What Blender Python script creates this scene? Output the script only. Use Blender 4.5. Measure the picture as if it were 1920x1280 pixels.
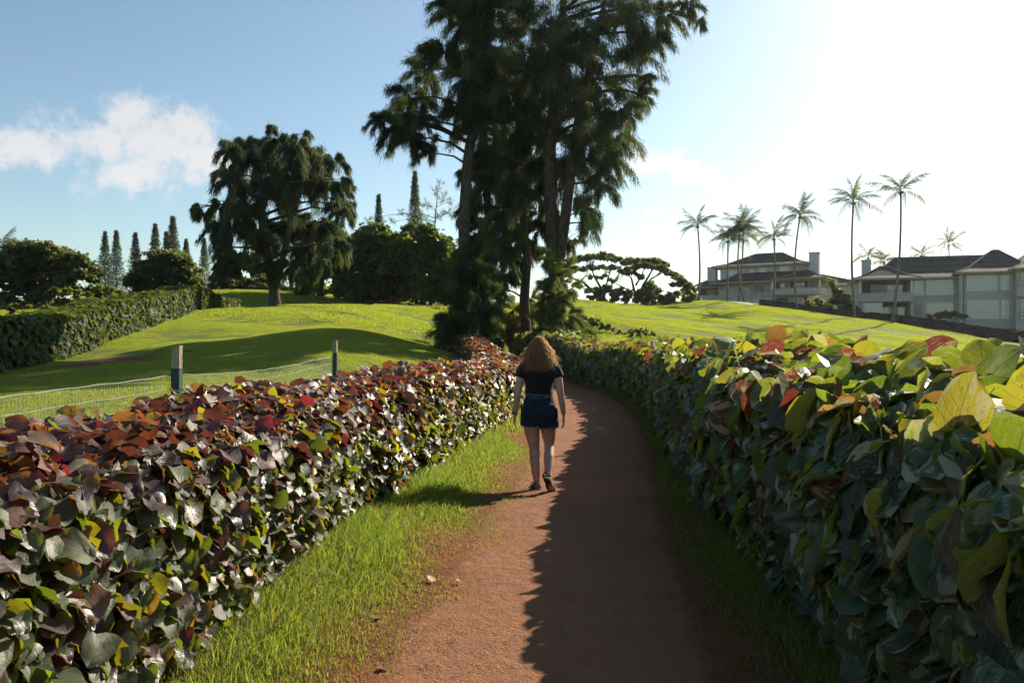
import bpy, bmesh, math, random
import numpy as np
from mathutils import Vector, Matrix

random.seed(7)
RNG = np.random.default_rng(11)
scene = bpy.context.scene
for ob in list(bpy.data.objects):
    bpy.data.objects.remove(ob, do_unlink=True)
COL = scene.collection

# ------------------------------------------------------------------ camera
EYE = 1.58
FPX = 1493.0                      # focal length in pixels of the 1920 px wide photograph
cam_d = bpy.data.cameras.new('camera')
cam_d.sensor_width = 36.0
cam_d.lens = 36.0 * FPX / 1920.0
cam_d.clip_start = 0.05
cam_d.clip_end = 6000
cam = bpy.data.objects.new('camera', cam_d)
cam.location = (0, 0, EYE)
cam.rotation_euler = (math.radians(90), 0, 0)
COL.objects.link(cam)
scene.camera = cam

# ------------------------------------------------------------------ light
SUN_AZ, SUN_EL = math.radians(40), math.radians(30.5)     # azimuth measured from +Y towards +X
sun_dir = Vector((math.sin(SUN_AZ) * math.cos(SUN_EL), math.cos(SUN_AZ) * math.cos(SUN_EL), math.sin(SUN_EL)))
sd = bpy.data.lights.new('sun', 'SUN')
sd.energy = 5.0
sd.angle = math.radians(0.55)
sd.color = (1.0, 0.87, 0.70)
sun = bpy.data.objects.new('sun', sd)
sun.rotation_euler = sun_dir.to_track_quat('Z', 'Y').to_euler()
COL.objects.link(sun)

vs = scene.view_settings
vs.view_transform = 'Standard'
vs.look = 'None'
vs.exposure = 0.90
vs.gamma = 1.0
vs.use_curve_mapping = False

cy = scene.cycles
cy.use_denoising = True
try:
    cy.denoiser = 'OPENIMAGEDENOISE'
except Exception:
    pass
cy.max_bounces = 7
cy.diffuse_bounces = 2
cy.glossy_bounces = 2
cy.transmission_bounces = 4
cy.volume_bounces = 0
cy.transparent_max_bounces = 6
cy.caustics_reflective = False
cy.caustics_refractive = False
cy.sample_clamp_indirect = 4.0
cy.use_adaptive_sampling = True
cy.adaptive_threshold = 0.02


# ------------------------------------------------------------------ node helper
class NT:
    """tiny wrapper that writes node graphs as expressions"""
    def __init__(self, tree):
        self.t = tree

    def node(self, typ, **props):
        n = self.t.nodes.new(typ)
        for k, v in props.items():
            setattr(n, k, v)
        return n

    def link(self, a, b):
        self.t.links.new(a, b)

    def put(self, sock, val):
        if hasattr(val, 'is_linked') or isinstance(val, bpy.types.NodeSocket):
            self.t.links.new(val, sock)
        else:
            sock.default_value = val

    def m(self, op, a, b=0.0, c=0.0, clamp=False):
        n = self.node('ShaderNodeMath', operation=op, use_clamp=clamp)
        for i, v in enumerate((a, b, c)):
            self.put(n.inputs[i], v)
        return n.outputs[0]

    def ss(self, v, lo, hi, a=0.0, b=1.0):
        n = self.node('ShaderNodeMapRange', interpolation_type='SMOOTHSTEP')
        self.put(n.inputs[0], v)
        for i, x in enumerate((lo, hi, a, b)):
            self.put(n.inputs[i + 1], x)
        return n.outputs[0]

    def noise(self, vec, scale, detail=3.0, rough=0.55, dist=0.0):
        n = self.node('ShaderNodeTexNoise')
        if vec is not None:
            self.link(vec, n.inputs['Vector'])
        n.inputs['Scale'].default_value = scale
        n.inputs['Detail'].default_value = detail
        n.inputs['Roughness'].default_value = rough
        n.inputs['Distortion'].default_value = dist
        return n.outputs[0]

    def mix(self, f, a, b, blend='MIX'):
        n = self.node('ShaderNodeMix', data_type='RGBA', blend_type=blend)
        self.put(n.inputs[0], f)
        for s, v in ((n.inputs[6], a), (n.inputs[7], b)):
            if isinstance(v, tuple) and len(v) == 3:
                v = (*v, 1.0)
            self.put(s, v)
        return n.outputs[2]

    def attr(self, name):
        n = self.node('ShaderNodeAttribute', attribute_name=name)
        return n

    def ramp(self, f, stops):
        n = self.node('ShaderNodeValToRGB')
        e = n.color_ramp.elements
        while len(e) < len(stops):
            e.new(0.5)
        for el, (p, c) in zip(e, stops):
            el.position = p
            el.color = (*c, 1.0) if len(c) == 3 else c
        self.put(n.inputs[0], f)
        return n.outputs[0]

    def bump(self, h, strength=0.3, dist=0.02):
        n = self.node('ShaderNodeBump')
        n.inputs['Strength'].default_value = strength
        n.inputs['Distance'].default_value = dist
        self.link(h, n.inputs['Height'])
        return n.outputs[0]


# ------------------------------------------------------------------ sky with clouds
world = bpy.data.worlds.new('World')
scene.world = world
world.use_nodes = True
wt = world.node_tree
wt.nodes.clear()
W = NT(wt)
sky = W.node('ShaderNodeTexSky', sky_type='NISHITA')
sky.sun_disc = False
sky.sun_elevation = SUN_EL
sky.sun_rotation = SUN_AZ
sky.altitude = 0.0
sky.air_density = 1.0
sky.dust_density = 0.65
sky.ozone_density = 0.3
bg = W.node('ShaderNodeBackground')
bg.inputs['Strength'].default_value = 0.072
wo = W.node('ShaderNodeOutputWorld')
W.link(bg.outputs[0], wo.inputs[0])
gd = W.node('ShaderNodeTexCoord')
sep = W.node('ShaderNodeSeparateXYZ')
W.link(gd.outputs['Generated'], sep.inputs[0])
dx, dy, dz = sep.outputs
az = W.m('ARCTAN2', dx, dy)                      # radians from +Y to +X
el = W.m('ARCSINE', dz)
wn = W.noise(gd.outputs['Generated'], 17.0, 5.0, 0.6)
wn2 = W.noise(gd.outputs['Generated'], 55.0, 5.0, 0.65)
wisp = W.m('ADD', W.m('MULTIPLY', W.m('SUBTRACT', wn, 0.5), 2.1), W.m('MULTIPLY', W.m('SUBTRACT', wn2, 0.5), 1.5))


def cloud_blob(a0, e0, ra, re):
    u = W.m('DIVIDE', W.m('SUBTRACT', az, math.radians(a0)), math.radians(ra))
    v = W.m('DIVIDE', W.m('SUBTRACT', el, math.radians(e0)), math.radians(re))
    d = W.m('SQRT', W.m('ADD', W.m('MULTIPLY', u, u), W.m('MULTIPLY', v, v)))
    return W.m('SUBTRACT', 1.0, d)


# cumulus puffs: azimuth, elevation, half width, half height in degrees
PUFFS = [(-24.0, 12.6, 4.4, 2.6), (-22.6, 13.9, 2.7, 1.7), (-25.6, 14.2, 2.0, 1.3), (-27.5, 12.4, 4.6, 1.7),
         (-20.6, 11.8, 3.4, 1.5), (-31.8, 11.9, 3.4, 1.5), (-34.5, 11.2, 3.5, 1.4), (-25.5, 10.8, 3.4, 2.0),
         (9.7, 12.2, 3.2, 1.5), (12.4, 11.5, 2.6, 1.2), (-60, 10, 5.5, 2.6), (-55, 11.5, 3.5, 2.0), (-84, 13, 6, 2.6),
         (60, 12, 6, 2.4), (75, 9, 4, 2), (110, 13, 6, 3), (150, 11, 6, 3), (-130, 12, 7, 3), (-165, 14, 5, 2.5),
         (31.0, 13.6, 3.2, 1.3), (27.6, 8.6, 4.0, 1.0), (10.0, 9.2, 0.7, 0.45)]
dens = None
for p in PUFFS:
    b = cloud_blob(*p)
    dens = b if dens is None else W.m('SMOOTH_MAX', dens, b, 0.25)
cl = W.ss(W.m('ADD', dens, wisp), -0.12, 0.75)
cl = W.m('MULTIPLY', cl, 0.93)
# a cloud is lit by the same sky: whiter and a little brighter than the blue behind it
lum = W.node('ShaderNodeRGBToBW')
W.link(sky.outputs[0], lum.inputs[0])
white = W.node('ShaderNodeCombineColor')
lift = W.m('ADD', W.m('MULTIPLY', lum.outputs[0], 0.55), 4.0)
for i, k in enumerate((1.0, 1.0, 1.02)):
    W.link(W.m('MULTIPLY', lift, k), white.inputs[i])
balanced = W.mix(1.0, sky.outputs[0], (0.97, 1.065, 1.045), 'MULTIPLY')      # daylight white balance
W.link(W.mix(cl, balanced, white.outputs[0]), bg.inputs['Color'])


# ------------------------------------------------------------------ geometry helpers
def mesh_obj(name, verts, faces, mat=None, parent=None, attrs=None, smooth=False, link=True):
    me = make_mesh(name, verts, faces, mat, attrs, smooth)
    ob = bpy.data.objects.new(name, me)
    if link:
        COL.objects.link(ob)
    if parent is not None:
        ob.parent = parent
    return ob


def make_mesh(name, verts, faces, mat=None, attrs=None, smooth=False):
    """verts (N,3); faces: list of int arrays (n,k), or a list of index lists"""
    me = bpy.data.meshes.new(name)
    verts = np.asarray(verts, dtype=np.float32)
    if isinstance(faces, np.ndarray):
        faces = [faces]
    if len(faces) and isinstance(faces[0], np.ndarray):
        loops, starts, n = [], [], 0
        for f in faces:
            if len(f) == 0:
                continue
            k = f.shape[1]
            loops.append(f.reshape(-1))
            starts.append(n + np.arange(len(f)) * k)
            n += f.size
        loops = np.concatenate(loops).astype(np.int32)
        starts = np.concatenate(starts).astype(np.int32)
        me.vertices.add(len(verts))
        me.vertices.foreach_set('co', verts.reshape(-1))
        me.loops.add(len(loops))
        me.loops.foreach_set('vertex_index', loops)
        me.polygons.add(len(starts))
        me.polygons.foreach_set('loop_start', starts)
        me.update(calc_edges=True)
    else:
        me.from_pydata([tuple(v) for v in verts], [], [tuple(int(i) for i in f) for f in faces])
    if smooth:
        me.polygons.foreach_set('use_smooth', np.ones(len(me.polygons), dtype=bool))
    for k, v in (attrs or {}).items():
        v = np.asarray(v, dtype=np.float32)
        if v.ndim == 1:
            a = me.attributes.new(k, 'FLOAT', 'POINT')
            a.data.foreach_set('value', v)
        elif v.shape[1] == 4:
            a = me.attributes.new(k, 'FLOAT_COLOR', 'POINT')
            a.data.foreach_set('color', v.reshape(-1))
        else:
            a = me.attributes.new(k, 'FLOAT_VECTOR', 'POINT')
            a.data.foreach_set('vector', v.reshape(-1))
    if mat:
        me.materials.append(mat)
    me.validate()
    return me


class MB:
    """collects simple solids into one mesh"""
    def __init__(self):
        self.v, self.f = [], []

    def add(self, verts, faces):
        o = len(self.v)
        self.v += [tuple(p) for p in verts]
        self.f += [[o + i for i in f] for f in faces]
        return self

    def box(self, x0, x1, y0, y1, z0, z1):
        v = [(x, y, z) for z in (z0, z1) for y in (y0, y1) for x in (x0, x1)]
        f = [(0, 2, 3, 1), (4, 5, 7, 6), (0, 1, 5, 4), (2, 6, 7, 3), (0, 4, 6, 2), (1, 3, 7, 5)]
        return self.add(v, f)

    def tube(self, pts, radii, seg=8, caps=True):
        v, q = tube_arrays(pts, radii, seg)
        f = [list(r) for r in q]
        n = len(pts)
        if caps:
            f.append(list(range(seg))[::-1])
            f.append([(n - 1) * seg + i for i in range(seg)])
        return self.add(v, f)

    def build(self, name, mat, parent=None, smooth=False):
        return mesh_obj(name, np.array(self.v), self.f, mat, parent, smooth=smooth)


def tube_arrays(pts, radii, seg=8):
    pts = [Vector(p) for p in pts]
    n = len(pts)
    vs_ = []
    ref = Vector((0.31, 0.95, 0.05)).normalized()
    for i in range(n):
        d = (pts[min(i + 1, n - 1)] - pts[max(i - 1, 0)])
        if d.length < 1e-9:
            d = Vector((0, 0, 1))
        d.normalize()
        a = d.cross(ref)
        if a.length < 1e-3:
            a = d.cross(Vector((1, 0, 0)))
        a.normalize()
        b = a.cross(d)
        b.normalize()
        r = radii[i]
        rx, ry = (r if isinstance(r, (tuple, list)) else (r, r))
        for k in range(seg):
            t = 2 * math.pi * k / seg
            vs_.append(pts[i] + a * (math.cos(t) * rx) + b * (math.sin(t) * ry))
    q = []
    for i in range(n - 1):
        for k in range(seg):
            k2 = (k + 1) % seg
            q.append((i * seg + k, i * seg + k2, (i + 1) * seg + k2, (i + 1) * seg + k))
    return [tuple(v) for v in vs_], np.array(q, dtype=np.int32)


def tag(o, label=None, cat=None, group=None, kind=None):
    if label:
        o['label'] = label
    if cat:
        o['category'] = cat
    if group:
        o['group'] = group
    if kind:
        o['kind'] = kind
    return o


def empty(name, loc=(0, 0, 0), rz=0.0):
    o = bpy.data.objects.new(name, None)
    o.empty_display_size = 0.3
    COL.objects.link(o)
    o.location = loc
    o.rotation_euler = (0, 0, rz)
    return o


def unpx(px, py, depth):
    """a point of the place seen at pixel (px, py) at a given distance along the view"""
    return ((px - 960) / FPX * depth, depth, EYE + (640 - py) / FPX * depth)


def smooth(x, a, b):
    t = np.clip((np.asarray(x, dtype=float) - a) / (b - a), 0, 1)
    return t * t * (3 - 2 * t)


def wave(seed, dim=2, k=6, f=1.0):
    """smooth pseudo noise in about -1..1 built from sines"""
    r = np.random.default_rng(seed)
    W_ = r.normal(size=(k, dim)) * f
    ph = r.uniform(0, 6.28, k)
    am = r.uniform(0.4, 1, k)
    am /= am.sum()

    def fn(*c):
        s = 0
        for i in range(k):
            s = s + am[i] * np.sin(sum(W_[i, j] * c[j] for j in range(dim)) + ph[i])
        return s * 1.5
    return fn


# ------------------------------------------------------------------ plan of the path
def poly(pts):
    p = np.array(pts, dtype=float)
    return lambda y: np.interp(y, p[:, 1], p[:, 0])


hedgeL = poly([(-1.72, -2), (-1.66, 1.5), (-1.52, 3.7), (-1.34, 6.4), (-1.0, 8.6), (-0.6, 11.2), (-0.12, 14.7), (0.28, 19), (0.2, 24), (-0.4, 30),
               (-1.3, 36), (-2.4, 41.5), (-4, 48)])
hedgeR = poly([(1.42, -2), (1.45, 1.5), (1.58, 3.7), (1.72, 6), (1.95, 9), (2.35, 12), (2.95, 16.5), (3.25, 22), (3.0, 28), (2.0, 34), (0.9, 40), (0.05, 46), (-1, 52)])
pathL = poly([(-0.66, -2), (-0.60, 3.2), (-0.55, 4.3), (-0.33, 5.4), (-0.22, 6.5), (-0.08, 7.6), (0.10, 8.6), (0.25, 10.7), (0.42, 14.7), (0.75, 19), (0.75, 24),
              (0.2, 30), (-0.6, 36), (-1.7, 41.5), (-3.3, 48), (-6, 60)])
pathR = poly([(0.82, -2), (0.88, 3.7), (1.14, 6), (1.38, 8), (1.8, 11), (2.35, 15), (2.7, 20), (2.6, 25), (2.15, 30), (1.2, 36), (0.2, 41.5), (-1.5, 48), (-4.2, 60)])

# ------------------------------------------------------------------ terrain
CP = []
for yy in (-30, -10, 0, 5, 10, 15, 20):
    for xx in (-3, 0, 3):
        CP.append((xx, yy, 0.0))
CP += [(0, 30, .12), (-1, 41, .5), (0, 46, .7), (-2, 60, 1.6), (3, 42, .7), (3.5, 34, .35), (5, 20, .05),
       (-25, -20, 0), (25, -20, 0), (-25, 0, 0), (25, 0, 0), (-60, 0, .5), (60, 0, -.5),
       (-4, 9.5, .08), (-4, 18, .15), (-10, 10, .15), (-15, 24, .6), (-23, 66, 3.5), (-8, 18, .35), (-4.6, 26, .7), (-7, 35, 1.95),
       (-12, 36, 1.9), (-4.2, 41, 1.3), (-6.5, 42, 1.9), (-18, 62, 4.0), (-13, 75, 5.1), (-32, 85, 7.0), (-24, 75, 5.6), (-8, 65, 4.0), (-5, 55, 2.6),
       (-29, 45, 2.9), (-45, 60, 3.7), (-48, 75, 4.8), (-70, 80, 5.5), (-45, 100, 7.0), (-30, 150, 8.0), (-90, 150, 8.0), (0, 100, 6.0), (0, 150, 7.0), (-15, 110, 7.0),
       (8, 30, .3), (6, 40, .9), (6.5, 55, 1.8), (6.2, 62, 3.0), (9.6, 60, 2.2), (16.5, 85, 4.0), (9.8, 105, 6.9), (16, 110, 6.3), (27.3, 120, 7.5),
       (34.8, 118, 7.0), (40.5, 112, 5.9), (43, 100, 4.5), (46, 96, 3.65), (52, 92, 2.35), (57, 88, 1.2), (16, 70, 2.6), (21.7, 60, 1.5), (24.8, 50, .8), (25, 40, .4),
       (50, 150, 8.1), (40, 150, 8.1), (30, 150, 8.0), (70, 150, 7.2), (60, 116, 4.2), (75, 116, 4.0), (90, 110, 3.2), (60, 200, 7), (100, 150, 5), (120, 100, 1.5), (90, 60, -.5), (45, 60, .2),
       (0, 250, 7), (150, 250, 3), (-150, 250, 7), (-150, 80, 5), (-150, -50, 0), (150, -50, -1), (200, 100, 0), (0, -80, 0)]
CP = np.array(CP, dtype=float)
_c = 7.0


def _phi(ax, ay):
    d2 = (ax[:, None] - CP[None, :, 0]) ** 2 + (ay[:, None] - CP[None, :, 1]) ** 2
    return np.sqrt(d2 + _c * _c)


_n = len(CP)
_A = np.zeros((_n + 3, _n + 3))
_A[:_n, :_n] = _phi(CP[:, 0], CP[:, 1]) - 0.02 * np.eye(_n)
_A[:_n, _n] = 1
_A[:_n, _n + 1:] = CP[:, :2] * 0.01
_A[_n:, :_n] = _A[:_n, _n:].T
_sol = np.linalg.solve(_A, np.concatenate([CP[:, 2], np.zeros(3)]))
_bump = wave(5, 2, 7, 0.22)
_bump2 = wave(6, 2, 7, 1.6)
_bump3 = wave(8, 2, 7, 0.55)


def gz(x, y):
    """height of the ground"""
    x = np.asarray(x, dtype=float)
    y = np.asarray(y, dtype=float)
    shp = np.broadcast(x, y).shape
    X = np.broadcast_to(x, shp).reshape(-1)
    Y = np.broadcast_to(y, shp).reshape(-1)
    xx = np.clip(X, -220, 220)
    yy = np.clip(Y, -80, 260)
    z = np.empty(len(xx))
    for i in range(0, len(xx), 20000):
        s = slice(i, i + 20000)
        z[s] = _phi(xx[s], yy[s]) @ _sol[:_n] + _sol[_n] + 0.01 * (xx[s] * _sol[_n + 1] + yy[s] * _sol[_n + 2])
    mid = 0.5 * (pathL(Y) + pathR(Y))
    lat = np.abs(X - mid)
    cor = (1 - smooth(lat, 2.6, 5.5)) * (1 - smooth(Y, 22, 34))
    z = z * (1 - cor)
    # gentle unevenness away from the path
    away = smooth(lat, 3.5, 8)
    z = z + away * (0.20 * _bump(X, Y) * smooth(Y, 8, 30) + 0.10 * _bump3(X, Y) * smooth(Y, 14, 30) + 0.02 * _bump2(X, Y))
    # the verge on the left of the path is a low bank
    l = pathL(Y)
    z = z + 0.11 * smooth(l - X, 0.02, 0.75) * (1 - smooth(l - X, 2.6, 4.5)) * (1 - smooth(Y, 20, 30))
    r = pathR(Y)
    z = z + 0.05 * smooth(X - r, 0.0, 0.5) * (1 - smooth(X - r, 2.0, 4.0)) * (1 - smooth(Y, 20, 30))
    return z.reshape(shp)


def gz1(x, y):
    return float(gz(np.array([x]), np.array([y]))[0])


# ------------------------------------------------------------------ materials
def new_mat(name):
    m = bpy.data.materials.new(name)
    m.use_nodes = True
    t = m.node_tree
    t.nodes.clear()
    n = NT(t)
    out = n.node('ShaderNodeOutputMaterial')
    return m, n, out


def principled(n, out, color, rough=0.6, spec=0.4, normal=None, metallic=0.0):
    p = n.node('ShaderNodeBsdfPrincipled')
    if isinstance(color, tuple):
        color = (*color, 1.0) if len(color) == 3 else color
    n.put(p.inputs['Base Color'], color)
    n.put(p.inputs['Roughness'], rough)
    p.inputs['Specular IOR Level'].default_value = spec
    p.inputs['Metallic'].default_value = metallic
    if normal is not None:
        n.link(normal, p.inputs['Normal'])
    if out is not None:
        n.link(p.outputs[0], out.inputs[0])
    return p


def simple_mat(name, color, rough=0.6, spec=0.4, var=0.12, scale=6.0, bump=0.0, metallic=0.0):
    m, n, out = new_mat(name)
    tc = n.node('ShaderNodeTexCoord')
    ns = n.noise(tc.outputs['Object'], scale, 5.0, 0.6)
    lo = tuple(c * (1 - var) for c in color)
    hi = tuple(min(1, c * (1 + var)) for c in color)
    col = n.mix(n.ss(ns, 0.3, 0.7), lo, hi)
    nor = None
    if bump > 0:
        nor = n.bump(n.noise(tc.outputs['Object'], scale * 6, 4.0), bump, 0.02)
    principled(n, out, col, rough, spec, nor, metallic)
    return m


def leaf_mat(name, rough=0.4, spec=0.5, trans=0.4, kind='plain', bump=0.25):
    """leaf whose own colours come from the mesh: tint = surface colour, glow = colour of light passing through"""
    m, n, out = new_mat(name)
    tint = n.attr('tint').outputs['Color']
    glow = n.attr('glow').outputs['Color']
    nor = None
    if kind != 'plain':
        lc = n.attr('lc').outputs['Vector']
        sp = n.node('ShaderNodeSeparateXYZ')
        n.link(lc, sp.inputs[0])
        u, v, sd_ = sp.outputs
        av = n.m('ABSOLUTE', v)
        # midrib and side veins
        rib = n.ss(av, 0.0, 0.07, 1.0, 0.0)
        ph = n.m('FRACT', n.m('SUBTRACT', n.m('MULTIPLY', u, 5.0), n.m('MULTIPLY', av, 2.1)))
        side = n.ss(n.m('ABSOLUTE', n.m('SUBTRACT', ph, 0.5)), 0.0, 0.10, 1.0, 0.0)
        vein = n.m('MAXIMUM', rib, n.m('MULTIPLY', side, 0.6))
        n1 = n.noise(lc, 5.5, 3.0, 0.6)
        if kind == 'variegated':
            seedmask = n.ss(n.m('FRACT', n.m('MULTIPLY', sd_, 7.31)), 0.30, 0.65)
            st = n.node('ShaderNodeMapping')
            st.inputs['Scale'].default_value = (2.2, 7.0, 1.0)
            n.link(lc, st.inputs[0])
            n2 = n.noise(st.outputs[0], 1.5, 4.0, 0.65, 0.8)
            n3 = n.noise(lc, 1.3, 1.0, 0.5)
            streak = n.m('MULTIPLY', n.ss(n2, 0.54, 0.64), seedmask)
            half = n.m('MULTIPLY', n.ss(n3, 0.53, 0.57), seedmask)
            cream = n.m('MAXIMUM', streak, half, clamp=True)
            tint = n.mix(n.m('MULTIPLY', cream, 0.75), tint, (0.42, 0.41, 0.29))
            glow = n.mix(n.m('MULTIPLY', cream, 0.7), glow, (0.62, 0.55, 0.25))
            tint = n.mix(n.ss(n1, 0.4, 0.7, 0.0, 0.35), tint, (0.055, 0.11, 0.055))
            # insect holes and brown spots
            n4 = n.noise(lc, 17.0, 1.0, 0.5)
            spot = n.ss(n4, 0.70, 0.74)
            tint = n.mix(spot, tint, (0.035, 0.022, 0.012))
            glow = n.mix(spot, glow, (0.02, 0.012, 0.005))
            tint = n.mix(n.m('MULTIPLY', vein, 0.25), tint, (0.22, 0.26, 0.12))
        else:
            tint = n.mix(n.ss(n1, 0.45, 0.75, 0.0, 0.5), tint, (0.06, 0.085, 0.03))
            n4 = n.noise(lc, 13.0, 1.0, 0.5)
            spot = n.ss(n4, 0.71, 0.75)
            tint = n.mix(spot, tint, (0.05, 0.025, 0.012))
            glow = n.mix(spot, glow, (0.06, 0.02, 0.006))
            tint = n.mix(n.m('MULTIPLY', vein, 0.22), tint, (0.2, 0.12, 0.08))
        glow = n.mix(n.m('MULTIPLY', vein, 0.35), glow, (0.06, 0.05, 0.01))
        h = n.m('ADD', n.m('MULTIPLY', vein, -0.6), n.m('MULTIPLY', n.noise(lc, 3.5, 1.0), 1.6))
        rough = n.m('ADD', rough - 0.06, n.m('MULTIPLY', n.m('FRACT', n.m('MULTIPLY', sd_, 3.77)), 0.30))
        nor = n.bump(h, bump, 0.01)
    p = principled(n, None, tint, rough, spec, nor)
    tr = n.node('ShaderNodeBsdfTranslucent')
    n.link(glow, tr.inputs['Color'])
    if nor is not None:
        n.link(nor, tr.inputs['Normal'])
    mx = n.node('ShaderNodeMixShader')
    mx.inputs[0].default_value = trans
    n.link(p.outputs[0], mx.inputs[1])
    n.link(tr.outputs[0], mx.inputs[2])
    n.link(mx.outputs[0], out.inputs[0])
    return m


M = {}
M['leaf_copper'] = leaf_mat('copper_leaf', 0.42, 0.7, 0.33, 'copper', 0.16)
M['leaf_varieg'] = leaf_mat('variegated_leaf', 0.46, 0.3, 0.34, 'variegated', 0.3)
M['leaf_tree'] = leaf_mat('tree_leaf', 0.5, 0.35, 0.35)
M['leaf_hedge'] = leaf_mat('clipped_hedge_leaf', 0.55, 0.12, 0.25)
M['needle'] = leaf_mat('ironwood_needle', 0.6, 0.25, 0.38)
M['grass'] = leaf_mat('grass_blade', 0.5, 0.35, 0.5)
M['twig'] = simple_mat('twig_bark', (0.085, 0.058, 0.038), 0.85, 0.2, 0.3, 9.0, 0.4)
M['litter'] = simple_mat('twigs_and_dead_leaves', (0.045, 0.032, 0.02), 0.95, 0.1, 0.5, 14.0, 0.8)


def bark_mat(name, c1, c2, scale=3.0):
    m, n, out = new_mat(name)
    tc = n.node('ShaderNodeTexCoord')
    mp = n.node('ShaderNodeMapping')
    mp.inputs['Scale'].default_value = (1, 1, 0.18)
    n.link(tc.outputs['Object'], mp.inputs[0])
    a = n.noise(mp.outputs[0], scale * 4, 5.0, 0.65, 0.4)
    b = n.noise(tc.outputs['Object'], scale, 3.0)
    col = n.mix(n.ss(a, 0.35, 0.68), c1, c2)
    col = n.mix(n.ss(b, 0.45, 0.7, 0.0, 0.5), col, tuple(x * 0.55 for x in c1))
    principled(n, out, col, 0.9, 0.15, n.bump(a, 0.9, 0.06))
    return m


M['bark'] = bark_mat('ironwood_bark', (0.05, 0.038, 0.030), (0.125, 0.10, 0.082))
M['bark_dark'] = bark_mat('tree_bark', (0.05, 0.04, 0.032), (0.13, 0.11, 0.09))
M['palm_bark'] = bark_mat('palm_bark', (0.14, 0.12, 0.105), (0.27, 0.235, 0.20))

# ground: lawn soil with red bare patches
m, n, out = new_mat('lawn_ground')
tc = n.node('ShaderNodeTexCoord')
pos = tc.outputs['Object']
na = n.noise(pos, 0.35, 4.0, 0.6)
nb = n.noise(pos, 5.0, 5.0, 0.65)
nc = n.noise(pos, 40.0, 3.0, 0.6)
g = n.mix(n.ss(na, 0.35, 0.65), (0.095, 0.135, 0.024), (0.14, 0.165, 0.032))
g = n.mix(n.ss(nb, 0.4, 0.7, 0.0, 0.5), g, (0.12, 0.125, 0.035))
d = n.mix(n.ss(nb, 0.35, 0.65), (0.13, 0.050, 0.028), (0.215, 0.092, 0.052))
dm = n.attr('dirt').outputs['Fac']
dm = n.ss(n.m('ADD', dm, n.m('MULTIPLY', n.m('SUBTRACT', nb, 0.5), 0.9)), 0.4, 0.62)
principled(n, out, n.mix(dm, g, d), 0.95, 0.1, n.bump(n.m('ADD', nb, n.m('MULTIPLY', nc, 0.4)), 0.6, 0.05))
M['ground'] = m

# trodden red earth of the path
m, n, out = new_mat('red_earth')
tc = n.node('ShaderNodeTexCoord')
pos = tc.outputs['Object']
na = n.noise(pos, 0.9, 4.0, 0.6)
nb = n.noise(pos, 9.0, 6.0, 0.7)
nc = n.noise(pos, 60.0, 4.0, 0.7)
nd = n.noise(pos, 170.0, 2.0, 0.6)
edge = n.attr('edge').outputs['Fac']
c = n.mix(n.ss(na, 0.3, 0.7), (0.30, 0.138, 0.070), (0.37, 0.183, 0.100))
c = n.mix(n.ss(nb, 0.42, 0.72, 0.0, 0.65), c, (0.25, 0.115, 0.065))
rim = n.ss(n.m('ADD', edge, n.m('MULTIPLY', n.m('SUBTRACT', nb, 0.5), 0.8)), 0.35, 0.8)
c = n.mix(n.m('MULTIPLY', rim, 0.85), c, (0.19, 0.066, 0.032))
c = n.mix(n.ss(nc, 0.52, 0.72, 0.0, 0.75), c, (0.13, 0.062, 0.036))
c = n.mix(n.ss(nd, 0.62, 0.74, 0.0, 0.5), c, (0.50, 0.36, 0.27))
vor = n.node('ShaderNodeTexVoronoi', feature='DISTANCE_TO_EDGE')
vor.inputs['Scale'].default_value = 14.0
n.link(n.node('ShaderNodeVectorMath', operation='ADD').outputs[0], vor.inputs['Vector'])
va = vor.inputs['Vector'].links[0].from_node
n.link(pos, va.inputs[0])
wc = n.node('ShaderNodeTexNoise')
wc.inputs['Scale'].default_value = 6.0
n.link(pos, wc.inputs['Vector'])
n.link(wc.outputs[1], va.inputs[1])
crack = n.m('MULTIPLY', n.ss(vor.outputs['Distance'], 0.0, 0.05, 1.0, 0.0), n.ss(na, 0.45, 0.6))
c = n.mix(n.m('MULTIPLY', crack, 0.6), c, (0.10, 0.045, 0.025))
h = n.m('ADD', n.m('ADD', n.m('MULTIPLY', nb, 1.3), n.m('MULTIPLY', nc, 0.55)), n.m('MULTIPLY', crack, -0.3))
principled(n, out, c, 0.92, 0.15, n.bump(h, 0.9, 0.045))
M['path'] = m


# ------------------------------------------------------------------ ground sheet and path
def axis(lo, a, b, hi, step, grow, mx):
    mid = list(np.arange(a, b + 1e-6, step))
    s, x, up = step, b, []
    while x < hi:
        s = min(s * grow, mx if x < 300 else 400)
        x += s
        up.append(x)
    s, x, dn = step, a, []
    while x > lo:
        s = min(s * grow, mx if x > -300 else 400)
        x -= s
        dn.append(x)
    return np.array(dn[::-1] + mid + up)


gxs = axis(-2600, -3.6, 4.4, 2600, 0.25, 1.12, 5.0)
gys = axis(-600, 2.0, 20.0, 3200, 0.3, 1.08, 5.0)
GX, GY = np.meshgrid(gxs, gys)
GZ = gz(GX, GY)
inside = (GX > pathL(GY) - 0.34) & (GX < pathR(GY) + 0.30) & (GY < 57)
GZ = np.where(inside, GZ - 0.05, GZ)
far_ = np.maximum(np.abs(GX) - 220, 0) + np.maximum(GY - 260, 0)
GZ = GZ - 0.02 * far_.clip(0, 500)
hl_x = lambda y: np.interp(y, [18, 24, 45, 66], [-13.6, -15.4, -19.2, -23.0])       # clipped hedge on the lawn
dwave = wave(21, 2, 6, 0.55)
dirt = smooth(GX - hl_x(GY), 0.2, 1.2) * (1 - smooth(GX - hl_x(GY), 2.0, 6.5)) * smooth(GY, 20, 25) * (1 - smooth(GY, 29, 40))
dirt = dirt * (0.55 + 0.45 * dwave(GX, GY)) * 1.2
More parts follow.
